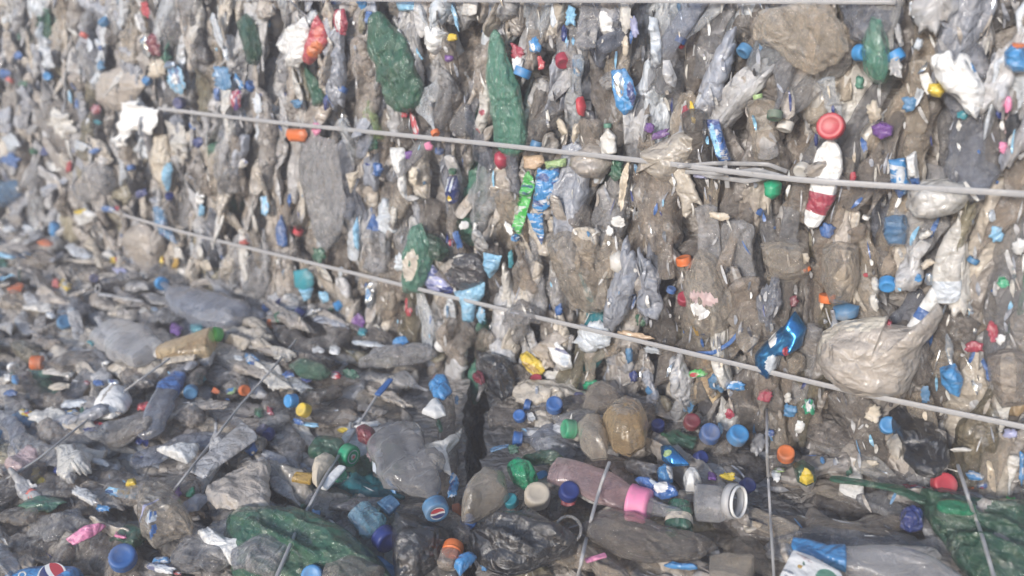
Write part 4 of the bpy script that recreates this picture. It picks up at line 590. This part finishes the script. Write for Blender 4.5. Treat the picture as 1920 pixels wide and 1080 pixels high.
# ---------------------------------------------------------------- everything pressed in between: crushed bottles and film
CLEAR = ['greybrown']*8 + ['grey']*4 + ['bluegrey']*2 + ['tan']*5 + ['beige']*4 + ['brown']*2 + ['lightgrey']*2 + ['olive']
GAP = [(862,655),(945,655),(932,760),(912,985),(905,1140),(838,1140),(850,985),(846,840),(856,700)]
def inside(x, y, poly):
    r = False
    for i in range(len(poly)):
        (x1,y1),(x2,y2) = poly[i-1], poly[i]
        if (y1 > y) != (y2 > y) and x < (x2-x1)*(y-y1)/(y2-y1)+x1: r = not r
    return r
def filler(pos, wall, layer, small=False):
    """one crushed bottle or crumpled film centred on a world point"""
    px, py, dist = to_px(pos)[0]
    N = NW if wall else NF
    film = random.random() < (.27 if layer else .2)
    if wall:
        up = np.array([0,0,1.]); lean = (-.30 if py < 320 else -.12) if px > 140 else -.5
        lean += random.gauss(0, .20) + .25*float(noise(np.array([[pos[0]*2.2, pos[2]*2.2, 5.]]))[0])
        if py > base_y(px)-60: lean += random.gauss(0, .35)
        if px < 210 and py > 180: lean += random.gauss(.2, .6)
        dr = unit(up + (-D1)*(-lean))       # leaning left at the top for negative lean
    else:
        a = random.gauss(.02, .22) + .4*float(noise(np.array([[pos[0]*2.5, pos[1]*2.5, 15.]]))[0])
        if px > 1350: a -= .12
        dr = unit(D1*math.cos(a) + D2*math.sin(a)); 
        if random.random() < .1: dr = unit(D1*random.gauss(0,1) + D2*random.gauss(0,1))
    if random.random() < .5: dr = -dr
    L = random.uniform(.13, .27); w = random.uniform(.030, .066)
    if layer == 2: L *= .62; w *= .58
    h = (random.uniform(.004, .020) if layer == 2 else random.uniform(-.012, .012) if layer else random.uniform(-.04, -.022)) + float(bulge(pos[None])[0])
    col = random.choice(CLEAR); s = sd(); side = np.cross(N, dr)
    if layer == 2 and random.random() < .6: col = random.choice(['beige','lightgrey','lightgrey','dirtywhite','bluegrey','tan','silver','beige'])
    if wall and py < 270 and random.random() < .5: col = random.choice(['bluegrey','grey','silver','lightgrey'])  # pale greys high on the wall imitate the veil of haze by colour
    if random.random() < .02: col = random.choice(['green','steel','seagreen','amber','teal'])
    kind = 'tint' if col in ('green','steel','seagreen','amber','teal') else 'pet'
    tilt = random.gauss(0, .018)
    nu, nv = (48, 40) if layer else (24, 20)
    if not film:
        b = random.gauss(0, .018)
        sp = np.array([pos + N*(h-tilt) - dr*L/2, pos + N*h + side*b, pos + N*(h+tilt) + dr*L/2])
        pr = random.choice(['bottle','bottle','bottle','pouch','cup'])
        ww = np.array([w*random.uniform(.8,1.1), w, w*random.uniform(.75,1.15)])
        g = gen_tube(sp, ww, N, random.uniform(.22,.45), pr, s, nu, nv, random.uniform(.8,1.5), random.uniform(.2,1.2), random.uniform(.006,.012))
        it = dict(name='crushed_bottle', cat='bottle', noun='bottle', geo=g, col=col, kind=kind, sp=sp, w=w, pr=pr, N=N, dr=dr)
    else:
        if random.random() < .2: col = random.choice(['dirtywhite','silver','lightgrey','bluegrey','dark'])
        kd = random.choice(['pet','film','film','dirty'])
        c0 = pos + N*h; e1, e2 = dr*L*.42, side*w*.62
        aa = np.linspace(0, 2*np.pi, 11, endpoint=False)
        P = [c0 + e1*math.cos(t)*random.uniform(.65,1.35) + e2*math.sin(t)*random.uniform(.6,1.4) for t in aa]
        pp = to_px(np.array(P))[:, :2]; cc = to_px(c0[None])[0,:2]
        p2 = to_px((c0+dr*.02)[None])[0,:2] - cc
        g = gen_lump(pp, wall, h, random.uniform(.008,.022), s, random.uniform(.009,.018), math.atan2(p2[1], p2[0]), 15 if layer else 8, 52 if layer else 22, .16, cc, .3, random.random() < .6)
        kind = kd; it = dict(name='crumpled_film', cat='film', noun='film', geo=g, col=col, kind=kd, N=N, dr=dr)
    it['px'] = (px, py)
    return it
def spots(wall, da, db, j):
    out = []
    x0, x1 = (-110, 2040)
    if wall:
        A = np.dot(hit(x1, 300, True)-P0, D1), np.dot(hit(x0, 300, True)-P0, D1); Bz = (-.03, .80)
        for i in np.arange(A[0], A[1], da):
            for k in np.arange(Bz[0], Bz[1], db):
                out.append(P0 + D1*(i+random.uniform(-j,j)*da) + np.array([0,0,1.])*(k + random.uniform(-j,j)*db + (random.random()*db*.5)))
    else:
        for k in np.arange(-.98, .02, db):
            for i in np.arange(-1.5, 2.2, da):
                out.append(P0 + D1*(i+random.uniform(-j,j)*da + (random.random()*da*.5)) + D2*(k+random.uniform(-j,j)*db))
    r = []
    for p in out:
        x, y, d = to_px(p)[0]
        if d < .25 or x < -230 or x > 2150 or y < -190 or y > 1290: continue
        if not wall and any(inside(*to_px(p+D1*o)[0][:2], GAP) for o in (-.11,-.075,-.04,0,.04,.075,.11)): continue
        r.append(p)
    return r
for layer, sc in ((0, 1.0), (1, 1.0)):
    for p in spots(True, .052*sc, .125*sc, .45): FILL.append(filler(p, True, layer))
    for p in spots(False, .14*sc, .050*sc, .45): FILL.append(filler(p, False, layer))
for p in spots(True, .062, .105, .5):
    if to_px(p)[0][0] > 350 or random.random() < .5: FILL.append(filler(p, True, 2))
for p in spots(False, .13, .062, .5):
    if random.random() < .75: FILL.append(filler(p, False, 2))
# ---------------------------------------------------------------- what can be seen: one ray tree over all pieces
def tree_of(arrs):
    vs, fs, ids, o = [], [], [], 0
    for i, (V, Q) in arrs:
        vs.append(V); fs.append(Q+o); ids += [i]*len(Q); o += len(V)
    return BVHTree.FromPolygons(np.concatenate(vs).tolist(), np.concatenate(fs).tolist()), ids
arrs = []
for i, it in enumerate(ITEMS):
    arrs.append((('h', i), (it['V'], it['Q'])))
    for k in it['kids']: arrs.append((('h', i), (k['V'], k['Q'])))
for i, it in enumerate(FILL): arrs.append((('f', i), (it['geo'][0], it['geo'][1])))
BT, IDS = tree_of(arrs)
hits = {}
for y in range(2, 1080, 5):
    for x in range(2, 1920, 5):
        d = ray(x, y); r = BT.ray_cast(Vector(CAM), Vector(d))
        if r[2] is not None: hits[IDS[r[2]]] = hits.get(IDS[r[2]], 0)+1
order = sorted(range(len(FILL)), key=lambda i: -hits.get(('f', i), 0))
keep = {}; single = []; rest = []
CAPN = dict(crushed_bottle=192, crumpled_film=230)
for i in order:
    f = FILL[i]; hcount = hits.get(('f', i), 0); n = keep.get(f['name'], 0)
    if hcount >= 9 and n < CAPN[f['name']]: keep[f['name']] = n+1; single.append(i)
    else: rest.append(i)
print('bottles', sum(i['name']=='crushed_bottle' for i in ITEMS), 'fill', len(FILL), 'single', keep, 'rest', len(rest), 'hand', HAND)
ITEMS = [it for i, it in enumerate(ITEMS) if hits.get(('h', i), 0) >= 2]
for i in single:
    f = FILL[i]
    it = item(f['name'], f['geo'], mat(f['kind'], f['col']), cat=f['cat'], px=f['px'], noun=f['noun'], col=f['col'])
    if f['name'] == 'crushed_bottle' and f['pr'] == 'bottle':
        P = f['sp']; ax = unit(P[0]-P[1]); r = min(.0155, f['w']*.22)
        x, y, d = to_px(P[0])[0]; v = unit(CAM-P[0]); q = BT.ray_cast(Vector(P[0]+v*.03), Vector(v), 2)
        if q[0] is None and random.random() < .5:
            put_cap(P[0]-ax*r*.5, ax, r, random.choice(['blue','azure','navy','white','steel','red','green','blue','orange']), parent=it)

# ---------------------------------------------------------------- labels for the rest: colour, kind, and where it lies next to a thing one can find
MARKS = [(it['px'], it['mark']) for it in ITEMS if it.get('mark')]
used = set(it['label'] for it in ITEMS if it.get('label'))
def adj(it):
    c = WORD.get(it['col'], it['col'])
    P = it['V']; pp = to_px(P)[:, :2]; ext = pp.max(0)-pp.min(0); a = ext[0]*ext[1]
    sz = 'small' if a < 900 else 'large' if a > 16000 else ''
    if it['noun'].startswith('bottle'): return ' '.join(x for x in (sz, 'crushed', c) if x)
    if it['noun'] == 'film': return ' '.join(x for x in (sz, 'crumpled', c) if x)
    return ' '.join(x for x in (sz if sz != 'small' else '', c) if x)
for it in ITEMS:
    if it.get('label'): continue
    x, y = it['px']; cand = sorted(MARKS, key=lambda m: (m[0][0]-x)**2+(m[0][1]-y)**2)
    done = False
    for (mx, my), ph in cand[:12]:
        dx, dy = x-mx, y-my; D = math.hypot(dx, dy); an = math.degrees(math.atan2(-dy, dx)) % 360
        rel = ['right of','above and right of','above','above and left of','left of','below and left of','below','below and right of'][int((an+22.5)//45) % 8]
        if 'with' in it['noun']: rel = rel.replace('above and ','upper ').replace('below and ','lower ')
        pre = 'just ' if D < 45 else 'well ' if D > 120 else ''
        lb = f"{adj(it)} {it['noun']} {pre}{rel} {ph}"
        if len(lb.split()) <= 16 and lb not in used:
            it['label'] = lb; used.add(lb); done = True; break
    if not done: it['label'] = f"{adj(it)} {it['noun']} wedged near {cand[0][1]}"

# ---------------------------------------------------------------- straps, pulled taut over the pile
def strap(px_pts, wall, width, label, name='baling_strap', col='lightgrey', kind='film', slack=.0, ends=None, lift=.004, round_=False):
    N = NW if wall else NF
    pts = catmull(np.array([hit(x, y, wall) for x, y in px_pts]), 90)
    L = np.r_[0, np.cumsum(np.linalg.norm(np.diff(pts,axis=0),axis=1))]; B_ = np.cross(N, unit(pts[-1]-pts[0]))
    H = []
    for p in pts:
        hh = -.02
        for o in (-.4, 0, .4):
            q = BT.ray_cast(Vector(p+N*.12+B_*o*width), Vector(-N), .3)
            if q[0] is not None: hh = max(hh, .12-q[3])
        H.append(hh)
    H = np.array(H)
    hull = []
    for i in range(len(L)):                                  # upper hull: a taut band only touches the high points
        while len(hull) >= 2 and (H[hull[-1]]-H[hull[-2]])*(L[i]-L[hull[-2]]) <= (H[i]-H[hull[-2]])*(L[hull[-1]]-L[hull[-2]]): hull.pop()
        hull.append(i)
    Hh = np.interp(L, L[hull], H[hull])
    loc = np.array([H[max(0,i-4):i+5].max() for i in range(len(H))]); loc = np.convolve(np.r_[[loc[0]]*5, loc, [loc[-1]]*5], np.ones(11)/11, 'valid')
    Hh = np.maximum(H, .12*Hh + .88*np.maximum(loc, H)); Hh = np.convolve(np.r_[[Hh[0]]*2, Hh, [Hh[-1]]*2], np.ones(5)/5, 'valid')
    base = np.array([[x, y] for x, y in px_pts], float)
    # move each point along its own sight line's foot so that the band keeps its line on the pile at its height
    path = []
    pxs = catmull(np.c_[base, base[:,:1]*0], 90)[:, :2]
    for (x, y), hgt in zip(pxs, Hh): path.append(hit(x, y, wall, hgt+lift))
    it = item(name, gen_ribbon(path, width, N,   .0015 if round_ else .0009), mat('strap', col), cat='strap', label=label, px=tuple(base.mean(0)), noun='strap', col=col, group='straps holding the bales')
    return it
strap([(296,203),(500,228),(900,268),(1230,304),(1500,338),(1720,352),(1990,368)], True, .0080, 'upper grey strap running right across the wall of bottles')
strap([(212,397),(330,433),(600,497),(900,570),(1200,640),(1600,735),(1990,815)], True, .0080, 'lower grey strap slanting down across the wall to the right edge')
strap([(440,-2),(900,1),(1300,2),(1680,4)], True, .006, 'pale strap along the very top edge of the wall')
strap([(1270,312),(1340,306),(1440,308),(1476,322)], True, .006, 'thin strap end looping above the upper strap, in the tangle', lift=.008)
strap([(1285,322),(1350,326),(1420,318),(1478,334)], True, .006, 'thin strap end lying lowest in the tangle on the upper strap', lift=.012)
strap([(1300,318),(1330,330),(1400,340),(1450,330)], True, .007, 'short sagging strap end below the upper strap, in the tangle', lift=.010)
strap([(1358,300),(1362,330),(1364,352)], True, .007, 'short upright strap tail crossing the tangle on the upper strap', lift=.016)
strap([(-20,918),(70,862),(160,790),(240,728),(318,672)], False, .0042, 'thin grey strap across the bale in the far left', round_=True, kind='dirty', col='lightgrey')
strap([(322,924),(380,850),(450,760),(520,680),(556,636)], False, .0042, 'thin grey strap passing beside the flat grey board', round_=True, kind='dirty', col='lightgrey')
strap([(512,1096),(560,985),(612,890),(660,815),(728,708)], False, .0052, 'grey strap crossing the big green bag', round_=True, kind='dirty', col='lightgrey')
strap([(1080,1096),(1105,985),(1128,905),(1143,866)], False, .0048, 'grey strap end crossing the wide flattened bottle', round_=True, kind='dirty', col='lightgrey')
strap([(1452,1096),(1444,960),(1438,850),(1438,742)], False, .0038, 'thin dark strap running upright past the orange-red cap', round_=True, kind='dirty', col='lightgrey')
strap([(1868,1096),(1840,1000),(1818,940),(1796,872)], False, .0042, 'dark thin strap crossing the green mesh sack', round_=True, kind='dirty', col='lightgrey')

# ---------------------------------------------------------------- emblems on the caps and the can
def disc_part(parent, c, ax, r, up, what):
    ax = unit(ax); u = unit(np.cross(up, ax)); v = np.cross(ax, u)
    if what == 'roundel':
        V, Q, mi = [], [], []; n = 24; xs = np.linspace(-1, 1, n); yc = np.sqrt(np.clip(1-xs**2, 0, 1))
        wave = .16*np.sin(xs*2.4)+.10*xs
        cols = [(yc*.86, wave+.16, 1), (wave+.16, wave-.16, 0), (wave-.16, -yc*.86, 2), (yc, yc*.86, 0), (-yc*.86, -yc, 0)]
        for a, b, m in cols:
            a2 = np.clip(a, -yc, yc); b2 = np.clip(b, -yc, yc); o = len(V)
            for x, p, q in zip(xs, a2, b2):
                V.append(c + u*x*r + v*p*r); V.append(c + u*x*r + v*q*r)
            for i in range(n-1): Q.append([o+2*i, o+2*i+1, o+2*i+3, o+2*i+2]); mi.append(m)
        mats = [mat('cap','white'), mat('cap','red'), mat('cap','navy')]
    else:
        V, Q, mi = [], [], []; n = 28; t = np.linspace(0, 2*np.pi, n, endpoint=False)
        for (r0, r1, m, off) in ((.86, 1., 0, 0), (.0, .5, 0, 0), (.0, .24, 1, .001)):
            o = len(V)
            for a in t:
                k = 1 if m or r0 > .5 else .72+.28*abs(math.cos(1.5*a))
                V.append(c + ax*off + (u*math.cos(a)+v*math.sin(a))*r*r1*k); V.append(c + ax*off + (u*math.cos(a)+v*math.sin(a))*r*max(r0,.02)*k)
            for i in range(n): j = (i+1) % n; Q.append([o+2*i, o+2*j, o+2*j+1, o+2*i+1]); mi.append(m)
        mats = [mat('cap','silver'), mat('cap','coral')]
    item('emblem', (np.array(V), np.array(Q), [], np.array(mi)), mats, parent=parent)
p, ax, r = PEPSI['capinfo']; disc_part(PEPSI, p+ax*(r*1.05+.0006), ax, r*.62, np.array([.25,0,1.]), 'roundel')
p, ax, r = SEVEN['capinfo']; disc_part(SEVEN, p+ax*(r*1.05+.0006), ax, r*.66, np.array([0,0,1.]), 'star')
cc = hit(96, 1078, False, .0); 
q = BT.ray_cast(Vector(CAM), Vector(ray(97,1080)))
if q[0] is not None: disc_part(CAN, np.array(q[0])-ray(97,1080)*.004, -ray(97,1080), .019, np.array([1,0,.3]), 'roundel')
q = BT.ray_cast(Vector(CAM), Vector(ray(42,1078)))
def ring_mark(parent, c, ax, r):
    g = ring_geo(c, ax, r, r*.45, .0006); item('letter', g, mat('cap','white'), parent=parent)
if q[0] is not None:
    ring_mark(CAN, np.array(q[0])-ray(42,1078)*.003, -ray(42,1078), .0055)

# ---------------------------------------------------------------- make the objects
def make(d, parent=None, ploc=None):
    V = d['V']; c = V.mean(0)
    me = bpy.data.meshes.new(d['name'])
    me.from_pydata((V-c).tolist(), [], d['Q'].tolist()+d['G'])
    for k in d['mats']: me.materials.append(MATS[k])
    if d['mi'] is not None:
        m = np.zeros(len(me.polygons), dtype=np.int32); m[:min(len(m), len(d['mi']))] = d['mi'][:len(m)]; me.polygons.foreach_set('material_index', m)
    at = me.attributes.new('flow', 'FLOAT_VECTOR', 'POINT'); fl = FLOW.get(id(V), (V, V-c))[1]
    at.data.foreach_set('vector', np.asarray(fl, dtype=np.float32).ravel())
    me.polygons.foreach_set('use_smooth', [True]*len(me.polygons)); me.update()
    o = bpy.data.objects.new(d['name'], me); COL.objects.link(o)
    if parent: o.parent = parent; o.location = c - ploc
    else:
        o.location = c; o['label'] = d['label']; o['category'] = d['cat']
        if d.get('group'): o['group'] = d['group']
    if d.get('kind'): o['kind'] = d['kind']
    for k in d['kids']: make(k, o, c)
    return o
GRP = dict(crushed_bottle='crushed bottles pressed into the bales', crumpled_film='film pressed into the bales', bottle_cap='loose bottle caps', plastic_scrap='scraps of coloured plastic', candy_wrapper='wrappers among the bottles')
for it in ITEMS:
    if not it.get('group') and it['name'] in GRP: it['group'] = GRP[it['name']]
    make(it)
# the countless rest under and between them: one mass
vs, qs, gs, mis, mats, o = [], [], [], [], [], 0
for i in rest:
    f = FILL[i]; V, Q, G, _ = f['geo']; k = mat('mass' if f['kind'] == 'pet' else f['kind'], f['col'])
    if k not in mats: mats.append(k)
    vs.append(V); qs.append(Q+o); gs += [[a+o for a in g] for g in G]; mis.append((len(Q), len(G), mats.index(k))); o += len(V)
V = np.concatenate(vs); Q = np.concatenate(qs); keepflow(V, np.concatenate([FLOW[id(v)][1] for v in vs]))
mi = np.concatenate([np.full(n, m) for n, _, m in mis] + [np.full(g, m) for _, g, m in mis])
r_ = make(dict(name='crushed_plastic', V=V, Q=Q, G=gs, mi=mi, mats=mats, kids=[], label='dense mass of crushed bottles and film packed behind the nearer ones', cat='plastic waste', kind='stuff'))

vs, qs, mi, fl, o = [], [], [], [], 0
SC = ['silver']*2 + ['white']*2 + ['lightgrey']*6 + ['dirtywhite']*4 + ['sky','blue','navy','cream','steel'] + ['dark']*3 + ['tan']*3 + ['bluegrey']*5 + ['grey']*5
smats = sorted(set(SC)); 
for _ in range(2800):
    wall = random.random() < .62
    x, y = random.uniform(-60, 1980), random.uniform(-40, 1120); wall = is_wall(x, y); N = NW if wall else NF
    if not wall and inside(x, y, GAP): continue
    if random.random() > .35 + .65*min(1, to_px(hit(x, y, wall)[None])[0,2]/1.8): continue
    p = hit(x, y, wall); q = BT.ray_cast(Vector(p+N*.15), Vector(-N), .3)
    if q[0] is None or IDS[q[2]][0] == 'h' or (not wall and random.random() < .7): continue
    p = np.array(q[0]); n_ = np.array(q[1]); n_ = unit((n_ if n_@N > 0 else -n_)+N*.6)
    t0 = (np.array([0,0,1.]) + D1*random.gauss(.2,.3)) if wall else (D1 + D2*random.gauss(0,.35))
    t_ = unit(t0 - n_*(t0@n_)); b_ = np.cross(n_, t_); Ls = random.uniform(.006,.030)*(1 if not wall else random.choice([.7,1,1.2])); ws = random.uniform(.0015,.006)*(1.1 if wall else .7)
    u = np.linspace(-.5,.5,6)[:,None]; v = np.array([-.5,0,.5])[None,:]
    cu = random.uniform(-.35,.35); tw = random.uniform(-1.2,1.2); hgt = .0015 + random.uniform(0,.004) + Ls*cu*(u**2)
    wv = ws*(1-.7*abs(u)**1.5*2)*(1+random.uniform(-.4,.4)*u); sn = np.sin(tw*u*2); cs = np.cos(tw*u*2)
    P = p + t_*(u*Ls)[...,None] - N*(.25*Ls*np.abs(u)*(Ls > .03))[...,None] + b_*(wv*v*cs + ws*random.uniform(-1,1)*u**2)[...,None] + n_*(hgt + wv*v*sn + .0006*abs(v))[...,None]
    vs.append(P.reshape(-1,3)); qs.append(grid_quads(6,3,False)+o); o += 18; mi += [smats.index(random.choice(SC))]*10
V = np.concatenate(vs)
make(dict(name='plastic_shreds', V=V, Q=np.concatenate(qs), G=[], mi=np.array(mi), mats=[mat('metal' if c == 'silver' else 'film', c) for c in smats], kids=[], label='fine shreds of clear and coloured film scattered over the whole pile', cat='plastic shreds', kind='stuff'))
# ---------------------------------------------------------------- the bales' dense cores, and the ground they stand on
def block(name, c8, N, label, nx=70, ny=40, amp=.014, seed=1, col='brown'):
    """c8: four corners of the front or top face; extruded 0.8 m away from N with a crumpled skin"""
    c8 = [np.asarray(p) for p in c8]; depth = .8
    def face(a, b, c, d, n1, n2, n_):
        s = np.linspace(0,1,n1)[:,None,None]; t = np.linspace(0,1,n2)[None,:,None]
        P = (a*(1-s)+b*s)*(1-t) + (d*(1-s)+c*s)*t
        return P, n_
    top = c8; bot = [p - N*depth for p in c8]
    Vs, Qs, o = [], [], 0
    cen = np.mean(top+bot, axis=0)
    sides = [(top[0],top[1],top[2],top[3],nx,ny)] + [(top[i],bot[i],bot[(i+1)%4],top[(i+1)%4],24,nx if i % 2 == 0 else ny) for i in range(4)] + [(bot[3],bot[2],bot[1],bot[0],8,8)]
    for a,b,c,d,n1,n2 in sides:
        s = np.linspace(0,1,n1)[:,None,None]; t = np.linspace(0,1,n2)[None,:,None]
        P = ((a*(1-s)+b*s)*(1-t) + (d*(1-s)+c*s)*t).reshape(-1,3)
        u = P-cen; r = np.linalg.norm(u,axis=1)[:,None]
        P = P + u/r*(amp*(ridge(P*16+seed)+.6*ridge(P*37+seed)+ .4*noise(P*70)))[:,None]
        Vs.append(P); Qs.append(grid_quads(n1, n2, False)+o); o += len(P)
    make(dict(name=name, V=np.concatenate(Vs), Q=np.concatenate(Qs), G=[], mi=None, mats=[mat('mass', 'greybrown')], kids=[], label=label, cat='bale', group='bales of crushed plastic'))
def wl(a, z, d=-.055): return P0 + D1*a + np.array([0,0,z]) + NW*d
aL = np.dot(hit(205, 300, True)-P0, D1)
block('plastic_bale', [wl(-1.15,-.25), wl(aL-.03,-.25), wl(aL-.03,.86), wl(-1.15,.86)], NW, 'large bale forming the wall, bound by the two long grey straps', 130, 60)
block('plastic_bale', [wl(aL,-.25,-.075), wl(aL+1.3,-.25,-.075), wl(aL+1.3,.86,-.075), wl(aL,.86,-.075)], NW, 'bale at the far left end of the wall, beyond the strap ends', 70, 60, seed=5)
fh = lambda x, y, d=-.05: hit(x, y, False, d)
def fa(a, b, d=-.05): return P0 + D1*a + D2*b + NF*d
gl0, gl1 = fh(868,668), fh(852,1100); gr0, gr1 = fh(925,668), fh(902,1100)
gl1 = gl1 + (gl1-gl0)*.5; gr1 = gr1 + (gr1-gr0)*.5
gl0 = gl0 + (gl0-gl1)*.04; gr0 = gr0 + (gr0-gr1)*.04
def fcoord(p): q = p-P0; return np.dot(q, D1), np.dot(q, D2)
ag, bg_ = fcoord(gl1); ar, br = fcoord(gr1)
block('plastic_bale', [gl1, gl0, fa(2.3, fcoord(gl0)[1]), fa(2.3, bg_)], NF, 'bale lying left of the dark gap, its top covered with crushed bottles', 60, 100, seed=9)
block('plastic_bale', [gr0, gr1, fa(-1.3, br), fa(-1.3, fcoord(gr0)[1])], NF, 'bale lying right of the dark gap, its top strewn with caps', 60, 70, seed=13)
g = bpy.data.meshes.new('ground'); R0 = 8
g.from_pydata([(-R0,-R0,-.35),(R0,-R0,-.35),(R0,R0,-.35),(-R0,R0,-.35)], [], [(0,1,2,3)]); go = bpy.data.objects.new('ground', g); COL.objects.link(go); go['kind'] = 'structure'
gm = bpy.data.materials.new('dusty_concrete'); gm.use_nodes = True; n = gm.node_tree.nodes; l = gm.node_tree.links
t = n.new('ShaderNodeTexNoise'); t.inputs['Scale'].default_value = 3; t.inputs['Detail'].default_value = 10; cr = n.new('ShaderNodeValToRGB')
cr.color_ramp.elements[0].color = (.10,.09,.08,1); cr.color_ramp.elements[1].color = (.22,.20,.18,1); l.new(t.outputs[0], cr.inputs[0]); l.new(cr.outputs[0], n['Principled BSDF'].inputs['Base Color']); n['Principled BSDF'].inputs['Roughness'].default_value = .9
g.materials.append(gm)
hz = block; hm = bpy.data.meshes.new('haze'); x0,x1,y0,y1,z0,z1 = -9,9,-9,9,-1.35,3.4
hm.from_pydata([(x,y,z) for x in (x0,x1) for y in (y0,y1) for z in (z0,z1)], [], [(0,1,3,2),(4,6,7,5),(0,4,5,1),(2,3,7,6),(0,2,6,4),(1,5,7,3)])
ho = bpy.data.objects.new('haze', hm); COL.objects.link(ho); ho['kind'] = 'stuff'
hmat = bpy.data.materials.new('dusty_air'); hmat.use_nodes = True; n = hmat.node_tree.nodes; n.remove(n['Principled BSDF'])
pv = n.new('ShaderNodeVolumePrincipled'); pv.inputs['Color'].default_value = (.96,.94,1,1); pv.inputs['Density'].default_value = .065; pv.inputs['Anisotropy'].default_value = 0
hmat.node_tree.links.new(pv.outputs[0], n['Material Output'].inputs['Volume']); hm.materials.append(hmat)
